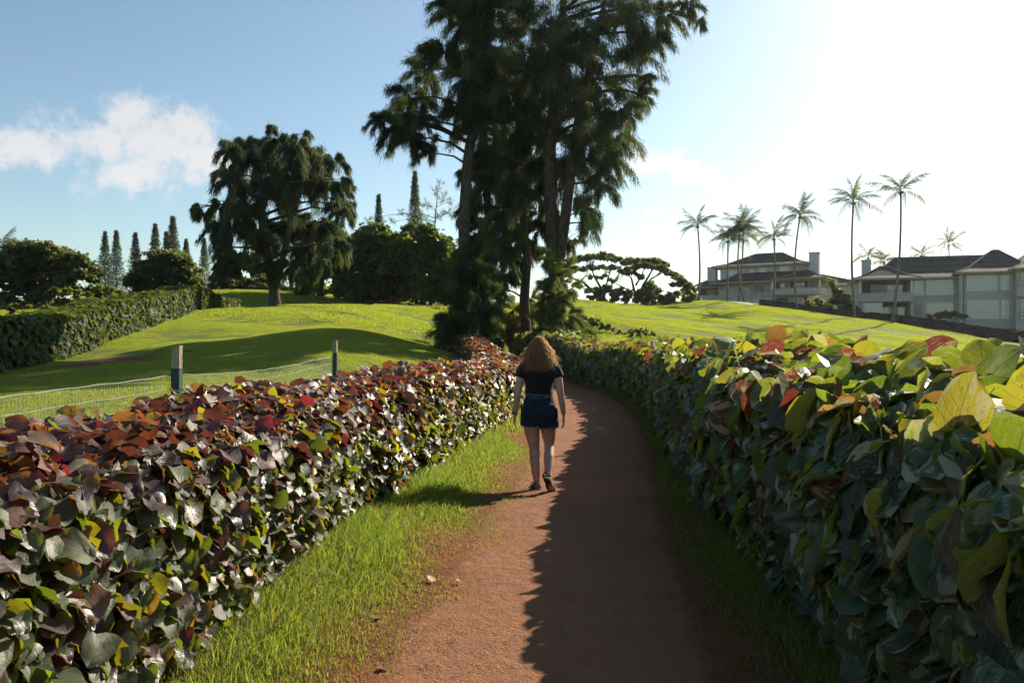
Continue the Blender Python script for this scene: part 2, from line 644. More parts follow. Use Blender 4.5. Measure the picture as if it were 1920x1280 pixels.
dirt = np.maximum(dirt, 0.75 * np.exp(-(((GX + 5.2) / 1.6) ** 2 + ((GY - 29.5) / 1.6) ** 2)))
strip = np.maximum(1 - np.abs(GX - pathL(GY)) / 0.5, 1 - np.abs(GX - pathR(GY)) / 0.45)
dirt = np.maximum(dirt, np.where(GY < 60, strip * 1.0, 0))
under = ((GX < hedgeL(GY) + 0.05) & (GX > hedgeL(GY) - 1.2)) | ((GX > hedgeR(GY) - 0.05) & (GX < hedgeR(GY) + 1.4))
dirt = np.where(under & (GY < 50), 0.6, dirt)
ny, nx = GX.shape
idx = np.arange(nx * ny).reshape(ny, nx)
quads = np.stack([idx[:-1, :-1], idx[:-1, 1:], idx[1:, 1:], idx[1:, :-1]], -1).reshape(-1, 4)
ground = mesh_obj('ground', np.stack([GX, GY, GZ], -1).reshape(-1, 3), quads, M['ground'], attrs={'dirt': dirt.reshape(-1)}, smooth=True)
tag(ground, 'rolling mown lawn ground with red bare patches', 'ground', kind='structure')

py_ = np.concatenate([np.arange(-2, 22, 0.06), np.arange(22, 58, 0.3)])
ew1, ew2 = wave(31, 1, 7, 5.0), wave(32, 1, 7, 4.0)
PL = pathL(py_) - 0.62 + 0.05 * ew1(py_)
PR = pathR(py_) + 0.55 + 0.05 * ew2(py_)
tt = np.linspace(0, 1, 49)
PX = PL[:, None] + (PR - PL)[:, None] * tt[None]
PY = np.repeat(py_[:, None], 49, 1)
dent = wave(33, 2, 8, 5.0)
dent2 = wave(34, 2, 8, 17.0)
PZ = gz(PX, PY) + 0.010 + 0.008 * dent(PX, PY) + 0.004 * dent2(PX, PY)
PZ = PZ - 0.06 * (1 - smooth(np.minimum(tt, 1 - tt), 0.0, 0.04))[None]
edge = 1 - smooth(np.minimum(PX - pathL(PY), pathR(PY) - PX), -0.25, 0.22)
ny, nx = PX.shape
idx = np.arange(nx * ny).reshape(ny, nx)
quads = np.stack([idx[:-1, :-1], idx[:-1, 1:], idx[1:, 1:], idx[1:, :-1]], -1).reshape(-1, 4)
path = mesh_obj('path', np.stack([PX, PY, PZ], -1).reshape(-1, 3), quads, M['path'], attrs={'edge': edge.reshape(-1)}, smooth=True)
tag(path, 'trodden red earth footpath between the two hedges', 'path', kind='structure')

# crumbs of earth and grit on the path
N = 2600
yy = 3.2 + RNG.random(N) ** 1.6 * 14
tt_ = RNG.random(N)
xx = pathL(yy) + (pathR(yy) - pathL(yy)) * tt_
sz = 0.002 + 0.005 * RNG.random(N) ** 3
octv = np.array([(1, 0, 0), (-1, 0, 0), (0, 1, 0), (0, -1, 0), (0, 0, 1), (0, 0, -1)], float)
octf = np.array([(0, 2, 4), (2, 1, 4), (1, 3, 4), (3, 0, 4), (2, 0, 5), (1, 2, 5), (3, 1, 5), (0, 3, 5)])
zz = gz(xx, yy) - 0.012
gv = octv[None] * (sz[:, None, None] * (0.6 + 0.7 * RNG.random((N, 6, 1)))) + np.stack([xx, yy, zz + 0.002], -1)[:, None]
gf = octf[None] + (np.arange(N) * 6)[:, None, None]
M['grit'] = simple_mat('grit', (0.24, 0.13, 0.085), 0.9, 0.2, 0.4, 60.0)
grit = mesh_obj('gravel', gv.reshape(-1, 3), gf.reshape(-1, 3), M['grit'])
tag(grit, 'crumbs of red earth and grit strewn on the path', 'gravel', kind='stuff')


# ------------------------------------------------------------------ grass
def blades(x, y, z, h, w, lean, tint, glow, rng, seg=2, dirbias=None):
    """bent tapering blades: arrays of roots -> verts, tris, attributes"""
    n_ = len(x)
    a = rng.uniform(0, 2 * math.pi, n_)
    la = rng.uniform(0, 2 * math.pi, n_)
    ld = np.stack([np.cos(la), np.sin(la), np.zeros(n_)], -1)
    if dirbias is not None:
        ld = ld + np.asarray(dirbias)[None]
    side = np.stack([np.cos(a), np.sin(a), np.zeros(n_)], -1)
    root = np.stack([x, y, z], -1)
    up = np.array([0, 0, 1.0])
    ln = lean * rng.uniform(0.2, 1.0, n_)
    V = []
    lv = [0.0, 0.55, 1.0] if seg == 2 else [0.0, 1.0]
    for k, t in enumerate(lv):
        c = root + up * (h * t * (1 - 0.35 * ln * t))[:, None] + ld * (h * ln * t * t)[:, None]
        if t < 1:
            ww = (w * (1 - 0.35 * t))[:, None]
            V += [c - side * ww, c + side * ww]
        else:
            V.append(c)
    V = np.stack(V, 1)
    k = V.shape[1]
    base = (np.arange(n_) * k)[:, None]
    if seg == 2:
        tri = np.concatenate([base + np.array([[0, 1, 3]]), base + np.array([[0, 3, 2]]), base + np.array([[2, 3, 4]])])
    else:
        tri = base + np.array([[0, 1, 2]])
    at = {'tint': np.repeat(tint, k, 0), 'glow': np.repeat(glow, k, 0)}
    return V.reshape(-1, 3), tri, at


def rgba(a):
    return np.concatenate([a, np.ones((len(a), 1))], -1)


def grass_colors(n_, dry, rng, bright=1.0, fresh=False):
    f = np.clip(dry + rng.normal(0, 0.22, n_), 0, 1)[:, None]
    v = rng.uniform(0.7, 1.25, (n_, 1))
    t = (np.array([[0.088, 0.135, 0.025]]) * (1 - f) + np.array([[0.17, 0.105, 0.045]]) * f) * v * bright
    g_ = (np.array([[0.50, 0.63, 0.045]]) * (1 - f) + np.array([[0.40, 0.24, 0.05]]) * f) * v * bright
    if fresh:
        t = (np.array([[0.065, 0.115, 0.026]]) * (1 - f) + np.array([[0.15, 0.095, 0.045]]) * f) * v
        g_ = (np.array([[0.36, 0.50, 0.045]]) * (1 - f) + np.array([[0.40, 0.25, 0.06]]) * f) * v
    return rgba(t), rgba(np.clip(g_, 0, 1))


parts = []


def verge(n_, y0, y1, left=True, wide=1.0, hscale=1.0):
    rng = np.random.default_rng(int(1000 * y0) + (1 if left else 2))
    y = y0 + (y1 - y0) * rng.random(n_)
    t = -0.22 + 1.22 * rng.random(n_)
    if left:
        a, b = pathL(y), hedgeL(y) - 0.15
    else:
        a, b = pathR(y), hedgeR(y) + 0.25
    fx = wave(41, 2, 7, 4.0)
    fy = wave(42, 2, 7, 1.3)
    # ragged edge towards the path
    t0 = 0.00 + 0.15 * fx(y * 1.2, y * 0) + 0.12 * fx(y * 4.1 + 5, y * 0) + 0.05 * rng.normal(size=n_)
    keep = t > t0
    x = a + (b - a) * t
    patch = fy(x * 2.2, y * 1.4)
    thin = smooth(t, -0.1, 0.3)
    keep &= rng.random(n_) < (0.6 + 0.4 * thin) * (0.82 + 0.4 * patch).clip(0.4, 1)
    x, y, t, patch = x[keep], y[keep], t[keep], patch[keep]
    k = len(x)
    h = (0.028 + 0.100 * smooth(t, 0.08, 0.7) + 0.05 * patch * smooth(t, 0.15, 0.5)).clip(0.016, None) * rng.uniform(0.55, 1.35, k) * hscale
    h = h + 0.11 * (rng.random(k) < 0.03) * smooth(t, 0.3, 0.7)
    w = (0.0013 + 0.0014 * rng.random(k)) * wide * (1 + 0.8 * (rng.random(k) < 0.06))
    dry = 0.80 - 0.66 * smooth(t, -0.1, 0.5) - 0.36 * patch + 0.25 * smooth(t, 0.8, 1.0)
    tint, glow = grass_colors(k, dry, rng, fresh=True)
    return blades(x, y, gz(x, y) + 0.002, h, w, 0.95, tint, glow, rng)


for args in ((54000, 3.0, 7.0, True, 1.1), (38000, 7.0, 12.5, True, 1.6), (16000, 12.5, 26, True, 2.6),
             (28000, 2.6, 8.0, False, 1.5), (14000, 8.0, 18.0, False, 2.2), (6000, 18, 40, False, 3.5), (5000, 26, 44, True, 4.0)):
    parts.append(verge(*args))


def join_parts(ps):
    vo, fo, at, o = [], [], {}, 0
    for v, f, a in ps:
        vo.append(v)
        fo.append(f + o)
        o += len(v)
        for k in a:
            at.setdefault(k, []).append(a[k])
    return np.concatenate(vo), np.concatenate(fo), {k: np.concatenate(v) for k, v in at.items()}


v, f, a = join_parts(parts)
verge_ob = mesh_obj('verge_grass', v, f, M['grass'], attrs=a)
tag(verge_ob, 'long green grass on the verges along both sides of the path', 'grass', kind='stuff')


# straw and dry blades lying on the path edges
ns_ = 520
rl = np.random.default_rng(17)
yl = 3.2 + 9 * rl.random(ns_) ** 1.5
side_ = rl.random(ns_) < .72
xl = np.where(side_, pathL(yl) + np.abs(rl.normal(0, .16, ns_)), pathL(yl) + (pathR(yl) - pathL(yl)) * rl.random(ns_))
al = rl.uniform(0, 6.28, ns_)
ll = rl.uniform(.02, .075, ns_)
zl = gz(xl, yl) + .018
dv = np.stack([np.cos(al), np.sin(al), rl.uniform(-.05, .25, ns_)], -1) * ll[:, None]
sv = np.stack([-np.sin(al), np.cos(al), np.zeros(ns_)], -1) * .0022
rt = np.stack([xl, yl, zl], -1)
Vl = np.stack([rt - sv, rt + sv, rt + dv + sv * .4, rt + dv - sv * .4], 1).reshape(-1, 3)
cl_ = np.array([(.34, .26, .15), (.22, .14, .08), (.12, .07, .045)])[rl.integers(0, 3, ns_)]
straw = mesh_obj('straw', Vl, np.arange(ns_ * 4).reshape(-1, 4), M['grass'], attrs={'tint': np.repeat(rgba(cl_), 4, 0), 'glow': np.repeat(rgba(cl_), 4, 0)})
tag(straw, 'bits of straw and dry grass strewn along the path edge', 'straw', kind='stuff')


# mown lawn: small turf mats scattered over the ground
def turf_mat(name, size, n_, h, w, seed, dry0=.10):
    rng = np.random.default_rng(seed)
    x = rng.uniform(-size / 2, size / 2, n_)
    y = rng.uniform(-size / 2, size / 2, n_)
    f = wave(seed + 5, 2, 6, 4.0 / size)
    dry = dry0 + 0.22 * f(x * 2, y * 2)
    tint, glow = grass_colors(n_, dry, rng)
    hh = h * rng.uniform(0.5, 1.3, n_)
    ww = w * rng.uniform(0.6, 1.2, n_)
    v_, f_, a_ = blades(x, y, np.full(n_, -0.01), hh, ww, 0.7, tint, glow, rng, seg=1)
    return mesh_obj(name, v_, f_, M['grass'], attrs=a_, link=False)


_tk1, _tk2 = wave(91, 2, 7, .35), wave(92, 2, 7, 1.3)


def turf_kind(p):
    v = _tk1(p[:, 0], p[:, 1] * .6) + .5 * _tk2(p[:, 0], p[:, 1]) + np.random.default_rng(4).normal(0, .25, len(p))
    return np.digitize(v, [-.25, .35, .95]).astype(float)


def scatter_gn(name, pts, objs, label, seed, smin=0.9, smax=1.15):
    e_ = 0.6
    gxx = (gz(pts[:, 0] + e_, pts[:, 1]) - gz(pts[:, 0] - e_, pts[:, 1])) / (2 * e_)
    gyy = (gz(pts[:, 0], pts[:, 1] + e_) - gz(pts[:, 0], pts[:, 1] - e_)) / (2 * e_)
    rr = random.Random(seed)
    turn = []
    for a_, b_ in zip(gxx, gyy):
        q_ = Vector((0, 0, 1)).rotation_difference(Vector((-a_, -b_, 1)).normalized())
        turn.append(tuple((q_.to_matrix() @ Matrix.Rotation(rr.uniform(0, 6.283), 3, 'Z')).to_euler()))
    ob = mesh_obj(name, pts, [], None, attrs={'turn': np.array(turn), 'kind_of_turf': turf_kind(pts)})
    ng = bpy.data.node_groups.new(name + '_nodes', 'GeometryNodeTree')
    ng.interface.new_socket('Geometry', in_out='INPUT', socket_type='NodeSocketGeometry')
    ng.interface.new_socket('Geometry', in_out='OUTPUT', socket_type='NodeSocketGeometry')
    gi = ng.nodes.new('NodeGroupInput')
    go = ng.nodes.new('NodeGroupOutput')
    jn = ng.nodes.new('GeometryNodeGeometryToInstance')
    for o in objs[::-1]:
        oi = ng.nodes.new('GeometryNodeObjectInfo')
        oi.inputs['Object'].default_value = o
        ng.links.new(oi.outputs['Geometry'], jn.inputs[0])
    ip = ng.nodes.new('GeometryNodeInstanceOnPoints')
    ip.inputs['Pick Instance'].default_value = True
    rv = ng.nodes.new('GeometryNodeInputNamedAttribute')
    rv.data_type = 'FLOAT_VECTOR'
    rv.inputs[0].default_value = 'turn'
    rs = ng.nodes.new('FunctionNodeRandomValue')
    rs.inputs[2].default_value = smin
    rs.inputs[3].default_value = smax
    rs.inputs['Seed'].default_value = seed + 1
    ng.links.new(gi.outputs[0], ip.inputs['Points'])
    ng.links.new(jn.outputs[0], ip.inputs['Instance'])
    ki = ng.nodes.new('GeometryNodeInputNamedAttribute')
    ki.data_type = 'FLOAT'
    ki.inputs[0].default_value = 'kind_of_turf'
    ng.links.new(ki.outputs[0], ip.inputs['Instance Index'])
    ng.links.new(rv.outputs[0], ip.inputs['Rotation'])
    ng.links.new(rs.outputs[1], ip.inputs['Scale'])
    ng.links.new(ip.outputs[0], go.inputs[0])
    md = ob.modifiers.new('scatter', 'NODES')
    md.node_group = ng
    tag(ob, label, 'grass', kind='stuff')
    return ob


def lawn_points(x0, x1, y0, y1, step, seed, keepfn):
    rng = np.random.default_rng(seed)
    X, Y = np.meshgrid(np.arange(x0, x1, step), np.arange(y0, y1, step))
    X = X.reshape(-1) + rng.uniform(-.4, .4, X.size) * step
    Y = Y.reshape(-1) + rng.uniform(-.4, .4, Y.size) * step
    k = keepfn(X, Y) & (np.abs(X) < 0.72 * Y + 3)
    X, Y = X[k], Y[k]
    di = smooth(X - hl_x(Y), 0.2, 1.0) * (1 - smooth(X - hl_x(Y), 1.5, 6.0)) * smooth(Y, 20, 25) * (1 - smooth(Y, 29, 40)) * (0.55 + 0.5 * dwave(X, Y)) * 1.3
    k = rng.random(len(X)) > di
    X, Y = X[k], Y[k]
    return np.stack([X, Y, gz(X, Y)], -1)


near_mats = [turf_mat('turf', 1.2, 1500, 0.05, 0.0045, 60 + i, (-.05, .08, .22, .5)[i]) for i in range(4)]
far_mats = [turf_mat('turf', 3.2, 1900, 0.09, 0.016, 70 + i, (-.05, .08, .22, .5)[i]) for i in range(4)]
P1 = lawn_points(-40, -3.0, 4, 44, 0.8, 81, lambda X, Y: (X < hedgeL(Y) - 1.0))
P1b = lawn_points(4, 30, 20, 44, 1.0, 82, lambda X, Y: (X > hedgeR(Y) + 1.2))
scatter_gn('near_lawn_grass', np.concatenate([P1, P1b]), near_mats, 'short mown grass of the lawn behind the red hedge', 3)
P2 = lawn_points(-75, 95, 43, 128, 2.1, 83, lambda X, Y: (Y > 44) & ~((np.abs(X - 0.5 * (pathL(Y) + pathR(Y))) < 1.6) & (Y < 60)))
P2b = lawn_points(30, 100, 128, 150, 2.4, 84, lambda X, Y: Y > 0)
scatter_gn('far_lawn_grass', np.concatenate([P2, P2b]), far_mats, 'short mown grass of the sunlit hillside lawns', 5)


# ------------------------------------------------------------------ leaves
def leaf_template(rows, cols, fold=0.25, curl=0.25, wavy=0.06, lobe=0.12, rng=None):
    """heart-shaped blade lying in local xy: base at origin, tip along +y, upper side +z; length 1"""
    us = np.array(rows)
    prof_u = np.array([0, .10, .25, .42, .60, .78, .92, 1.0])
    prof_w = np.array([.40, .52, .58, .58, .52, .385, .20, 0])
    vs_c = np.linspace(-1, 1, cols)
    V, LC = [], []
    p1, p2 = rng.uniform(0, 6.28, 2)
    sk = rng.uniform(-.12, .12)
    for u in us:
        w = np.interp(u, prof_u, prof_w)
        for c in vs_c:
            x = c * w * (1 + 0.04 * math.sin(9 * u + p1))
            y = u - lobe * abs(c) ** 1.5 * (1 - u) ** 2
            z = fold * abs(x) + curl * (-(u * u) * 0.55 + 0.18 * u) + wavy * math.sin(7.5 * u + 3 * c + p2) * abs(c) + sk * c * u * 0.5
            z -= 0.22 * x * x * (1 if fold < 0.2 else 0)
            V.append((x, y, z))
            LC.append((u, c, 0))
    V.append((0.02 * math.sin(p1), 1.01, curl * -0.39))
    LC.append((1, 0, 0))
    nr = len(us)
    Q, T = [], []
    for i in range(nr - 1):
        for j in range(cols - 1):
            a_ = i * cols + j
            Q.append((a_, a_ + 1, a_ + cols + 1, a_ + cols))
    for j in range(cols - 1):
        T.append(((nr - 1) * cols + j, (nr - 1) * cols + j + 1, nr * cols))
    tri = [(q[0], q[1], q[2]) for q in Q] + [(q[0], q[2], q[3]) for q in Q] + T
    return np.array(V), np.array(tri), np.array(LC, float)


def frames(nrm, tip):
    """rotation matrices whose columns are side, tip, normal"""
    nrm = nrm / np.linalg.norm(nrm, axis=1, keepdims=True)
    tip = tip - nrm * np.sum(tip * nrm, 1, keepdims=True)
    tip = tip / np.maximum(np.linalg.norm(tip, axis=1, keepdims=True), 1e-6)
    side = np.cross(tip, nrm)
    return np.stack([side, tip, nrm], -1)


def leaves_arrays(temps, which, pos, R, sc, tint, glow, seed):
    V, F, AT, o = [], [], {'tint': [], 'glow': [], 'lc': []}, 0
    for k, (tv, tf, tl) in enumerate(temps):
        s = np.nonzero(which == k)[0]
        if len(s) == 0:
            continue
        v = np.einsum('nij,vj->nvi', R[s], tv) * sc[s][:, None, None] + pos[s][:, None]
        nv = len(tv)
        V.append(v.reshape(-1, 3))
        F.append((tf[None] + (o + np.arange(len(s)) * nv)[:, None, None]).reshape(-1, 3))
        o += len(s) * nv
        AT['tint'].append(np.repeat(tint[s], nv, 0))
        AT['glow'].append(np.repeat(glow[s], nv, 0))
        l = np.repeat(tl[None], len(s), 0)
        l[:, :, 2] = seed[s][:, None]
        AT['lc'].append(l.reshape(-1, 3))
    return np.concatenate(V), np.concatenate(F), {k: np.concatenate(v) for k, v in AT.items()}


def hedge_leaves(front, side, y0, y1, n_, H, Wd, size, seed, style):
    """points on the clipped body of a hedge; side=+1: the path lies towards +x of the front line"""
    rng = np.random.default_rng(seed)
    y = y0 + (y1 - y0) * rng.random(n_)
    part = rng.choice(3, n_, p=[0.52, 0.36, 0.12])           # path face, top, back
    t = rng.random(n_)
    wz = wave(seed + 1, 2, 7, 2.1)
    wt_ = wave(seed + 2, 2, 7, 1.7)
    Ht = H * style['rise'](y) + 0.075 * wt_(y, y * 0.2)
    low = style['low']
    x0 = front(y)
    face, top, back = part == 0, part == 1, part == 2
    z = np.where(top, Ht, low + (Ht - low) * t ** 0.9)
    f = z / H
    belly = style['belly'](f) + 0.075 * wz(y * 1.2, z * 2.6)
    off = np.where(face, belly, np.where(top, style['belly'](1.0) - 0.05 - t * Wd, -Wd + 0.02))
    # rounded shoulders
    shoulder = np.where(top, np.exp(-((t) / 0.10) ** 2) + np.exp(-((1 - t) / 0.14) ** 2), 0)
    z = z - 0.08 * shoulder
    z = z + np.where(top, 0.05 * wt_(y * 1.6 + 3, t * 4), 0)
    slope = (front(y + 0.2) - front(y - 0.2)) / 0.4
    nl = np.sqrt(1 + slope ** 2)
    outv = np.stack([side / nl, -side * slope / nl, np.zeros(n_)], -1)
    dirn = np.where(face[:, None], outv, np.where(top[:, None], np.array([[0, 0, 1.0]]), -outv))
    deep = np.abs(rng.normal(0, style['depth'], n_)) - 0.035
    proud = rng.random(n_) < style['proud']
    deep = np.where(proud & top, -rng.uniform(0.03, style['shoot'], n_), np.where(proud, -rng.uniform(0.0, 0.08, n_), deep))
    g0 = gz(x0, y)
    pos = np.stack([x0, y, g0 + z], -1) + outv * off[:, None] - dirn * deep[:, None]
    up = np.array([[0, 0, 1.0]])
    r3 = rng.normal(size=(n_, 3))
    fo, fu, fr = style['face_n']
    tu, to, tr = style['top_n']
    nrm = np.where(face[:, None] | back[:, None], dirn * fo + up * fu + r3 * fr, up * tu + outv * to + r3 * tr)
    r4 = rng.normal(size=(n_, 3))
    tip = np.where(face[:, None] | back[:, None], -up * 1.0 + dirn * 0.35 + r4 * style['tipr'], outv * 0.25 - up * 0.35 + r4 * 0.9)
    sc = size * np.exp(rng.normal(0, 0.34, n_)) * np.where(top, style['topbig'], 1.0) * np.where(face, 0.82 + 0.25 * f, 1)
    sc = np.clip(sc, size * 0.45, size * style['big'])
    hgt = np.clip(f, 0, 1.1)
    return dict(pos=pos, R=frames(nrm, tip), sc=sc, top=top, face=face, hgt=hgt, deep=deep, outv=outv, rng=rng)


def build_hedge(name, label, front, side, segs, H, Wd, size, style, mat, colorfn, group_seed, hero=300):
    root = empty(name, (float(front(6.0)), 6.0, 0))
    rng = np.random.default_rng(group_seed)
    hi = [leaf_template([0, .12, .32, .56, .78, .92], 5, fold=rng.uniform(*style['fold']), curl=rng.uniform(-.25, .8), wavy=rng.uniform(.03, style['wavy']), rng=rng) for _ in range(12)]
    md = [leaf_template([0, .2, .5, .8], 3, fold=rng.uniform(*style['fold']), curl=rng.uniform(-.05, .5), wavy=style['wavy'] * .7, rng=rng) for _ in range(6)]
    lo = [leaf_template([0, .45], 3, fold=rng.uniform(.1, .4), curl=rng.uniform(0, .4), wavy=.04, rng=rng) for _ in range(4)]
    bulk = []
    off = np.array([float(front(6.0)), 6.0, 0])
    first = True
    for (y0, y1, cnt, res, mul) in segs:
        d = hedge_leaves(front, side, y0, y1, cnt, H, Wd, size * mul, group_seed + int(y0 * 10), style)
        tint, glow = colorfn(d)
        temps = {'hi': hi, 'md': md, 'lo': lo}[res]
        which = d['rng'].integers(0, len(temps), cnt)
        seed = d['rng'].random(cnt) * 50
        keep = np.ones(cnt, bool)
        if first:
            # the leaves that show largest become leaves of their own
            p = d['pos']
            px = 960 + p[:, 0] / np.maximum(p[:, 1], .1) * FPX
            pyy = 640 - (p[:, 2] - EYE) / np.maximum(p[:, 1], .1) * FPX
            ok = (p[:, 1] > 1.2) & (px > 5) & (px < 1915) & (pyy < 1275) & (d['deep'] < 0.02) & (d['face'] | d['top'])
            facing = np.abs(np.einsum('ni,ni->n', d['R'][:, :, 2], (p - np.array([0, 0, EYE])) / np.linalg.norm(p - np.array([0, 0, EYE]), axis=1, keepdims=True)))
            score = np.where(ok, d['sc'] / np.maximum(p[:, 1], .3) * (0.4 + facing), 0)
            best = np.argsort(-score)[:hero]
            best = best[score[best] > 0]
            keep[best] = False
            meshes = {}
            nvar = 40
            for j, b in enumerate(best):
                kind = (int(d['top'][b]), j % nvar)
                if kind not in meshes:
                    tv, tf, tl = hi[which[b] % len(hi)]
                    l = tl.copy()
                    l[:, 2] = seed[b]
                    meshes[kind] = make_mesh('leaf', tv, tf, mat, {'tint': np.repeat(tint[b:b + 1], len(tv), 0), 'glow': np.repeat(glow[b:b + 1], len(tv), 0), 'lc': l}, smooth=True)
                o = bpy.data.objects.new('leaf', meshes[kind])
                COL.objects.link(o)
                o.parent = root
                mw = Matrix(d['R'][b].tolist()).to_4x4()
                o.matrix_local = Matrix.Translation(Vector((p[b] - off).tolist())) @ mw @ Matrix.Scale(float(d['sc'][b]), 4)
            first = False
        ks = np.nonzero(keep)[0]
        bulk.append(leaves_arrays(temps, which[ks], d['pos'][ks] - off, d['R'][ks], d['sc'][ks], tint[ks], glow[ks], seed[ks]))
    v, f_, a_ = join_parts(bulk)
    fol = mesh_obj('foliage', v, f_, mat, root, a_, smooth=True)
    tag(fol, kind='stuff')
    # solid inner body in twig brown, added to block light through the leaves
    y0, y1 = segs[0][0], segs[-1][1]
    ys = np.arange(y0, y1, 0.35)
    ins = style['inset']
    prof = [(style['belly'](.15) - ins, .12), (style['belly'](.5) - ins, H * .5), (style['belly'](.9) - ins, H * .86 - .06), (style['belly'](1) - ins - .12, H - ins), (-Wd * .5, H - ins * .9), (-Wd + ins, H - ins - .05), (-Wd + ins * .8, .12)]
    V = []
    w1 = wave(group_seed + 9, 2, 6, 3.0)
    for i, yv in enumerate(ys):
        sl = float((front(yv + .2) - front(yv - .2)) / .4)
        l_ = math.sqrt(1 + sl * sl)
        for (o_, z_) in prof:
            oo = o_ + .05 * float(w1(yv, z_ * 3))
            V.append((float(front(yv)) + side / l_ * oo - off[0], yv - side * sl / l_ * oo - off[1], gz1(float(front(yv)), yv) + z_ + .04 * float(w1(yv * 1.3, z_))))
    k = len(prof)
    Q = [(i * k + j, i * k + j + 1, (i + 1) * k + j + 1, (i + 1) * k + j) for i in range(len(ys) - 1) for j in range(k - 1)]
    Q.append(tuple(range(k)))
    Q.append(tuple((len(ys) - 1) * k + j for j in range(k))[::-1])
    mesh_obj('twig_light_block', V, Q, M['litter'], root, smooth=True)
    # stems near the ground
    sb = MB()
    rs = random.Random(group_seed)
    yv = max(y0, 1.5)
    while yv < min(y1, 16):
        yv += rs.uniform(.12, .3)
        xb = float(front(yv)) - side * rs.uniform(.1, .4)
        zb = gz1(xb, yv)
        top = (xb + side * rs.uniform(.0, .3) - off[0], yv + rs.uniform(-.15, .15) - off[1], zb + rs.uniform(.4, .75))
        mid = ((xb - off[0] + top[0]) / 2 + rs.uniform(-.05, .05), (yv - off[1] + top[1]) / 2, zb + .25)
        sb.tube([(xb - off[0], yv - off[1], zb - .02), mid, top], [.012, .009, .005], 5)
    sb.build('stems', M['twig'], root)
    tag(root, label, 'hedge')
    return root


def pick(rng, n_, table, weights):
    t = np.array(table)
    i = rng.choice(len(t), n_, p=np.array(weights) / sum(weights))
    return t[i] * rng.uniform(0.75, 1.25, (n_, 1))


def copper_colors(d):
    rng = d['rng']
    n_ = len(d['sc'])
    red_p = np.clip(np.where(d['top'], 0.92, smooth(d['hgt'], 0.55, 1.0) * 0.62 + 0.08), 0, 1)
    isred = rng.random(n_) < red_p
    tr = pick(rng, n_, [(0.055, 0.020, 0.022), (0.085, 0.032, 0.024), (0.036, 0.018, 0.024), (0.11, 0.055, 0.032)], [4, 3, 4, 3])
    gr = pick(rng, n_, [(0.42, 0.13, 0.035), (0.33, 0.035, 0.040), (0.44, 0.19, 0.035), (0.20, 0.055, 0.032)], [4, 2, 4, 5])
    tg = pick(rng, n_, [(0.045, 0.070, 0.022), (0.070, 0.085, 0.03), (0.035, 0.052, 0.02), (0.09, 0.07, 0.035)], [4, 3, 3, 1])
    gg = pick(rng, n_, [(0.42, 0.52, 0.02), (0.55, 0.50, 0.02), (0.30, 0.42, 0.02), (0.70, 0.40, 0.02)], [4, 4, 3, 2])
    tint = np.where(isred[:, None], tr, tg)
    glow = np.where(isred[:, None], gr, gg) * np.where(d['top'], 1.0, 0.62 + 0.4 * (rng.random(n_) < .25))[:, None]
    return rgba(tint), rgba(np.clip(glow, 0, .9))


def varieg_colors(d):
    rng = d['rng']
    n_ = len(d['sc'])
    lum_ = np.exp(rng.normal(0, .38, (n_, 1)))
    tg = lum_ * pick(rng, n_, [(0.022, 0.058, 0.030), (0.034, 0.074, 0.032), (0.020, 0.044, 0.030), (0.056, 0.086, 0.034), (0.06, 0.030, 0.022)], [4, 4, 3, 2, 1.6])
    gg = pick(rng, n_, [(0.44, 0.50, 0.02), (0.30, 0.42, 0.02), (0.55, 0.50, 0.03), (0.50, 0.26, 0.05), (0.30, 0.06, 0.04)], [5, 5, 3, 1.6, 2.2])
    return rgba(tg), rgba(np.clip(gg, 0, .9))


styleL = dict(big=1.6, tipr=0.5, rise=lambda y: 1.0 + 0 * y, low=0.10, belly=lambda f: 0.10 * np.sin(np.clip(f, 0, 1) * 2.6) - 0.02 + 0 * f, depth=0.085, proud=0.10, shoot=0.12,
              face_n=(0.62, 0.75, 0.42), top_n=(1.0, 0.2, 0.48), topbig=1.10, inset=0.25, fold=(0.05, 0.5), wavy=0.18)
styleR = dict(big=1.35, tipr=0.62, rise=lambda y: np.interp(y, [1, 3, 8, 20], [.85, .89, 1.02, 1.02]), low=0.10, belly=lambda f: 0.13 * np.sin(np.clip(f, 0, 1) * 2.3) - 0.05 + 0 * f, depth=0.085, proud=0.09, shoot=0.13,
              face_n=(1.0, 0.45, 0.52), top_n=(0.72, 0.35, 0.6), topbig=1.05, inset=0.26, fold=(-0.25, 0.55), wavy=0.11)

build_hedge('copper_hedge', 'low hedge of glossy copper red and olive leaves along the grassy verge',
            lambda y: hedgeL(y), +1, [(0.8, 6.0, 15500, 'md', 1.0), (6.0, 15.0, 22500, 'md', 1.06), (15.0, 43.5, 13000, 'lo', 1.6)],
            1.01, 1.05, 0.072, styleL, M['leaf_copper'], copper_colors, 100)
build_hedge('variegated_hedge', 'chest-high hedge of large drooping variegated green leaves shading the path',
            lambda y: hedgeR(y), -1, [(0.9, 6.5, 7200, 'hi', 1.0), (6.5, 13.0, 7600, 'md', 1.0), (13.0, 47.0, 12000, 'lo', 1.15)],
            1.38, 1.5, 0.152, styleR, M['leaf_varieg'], varieg_colors, 200)


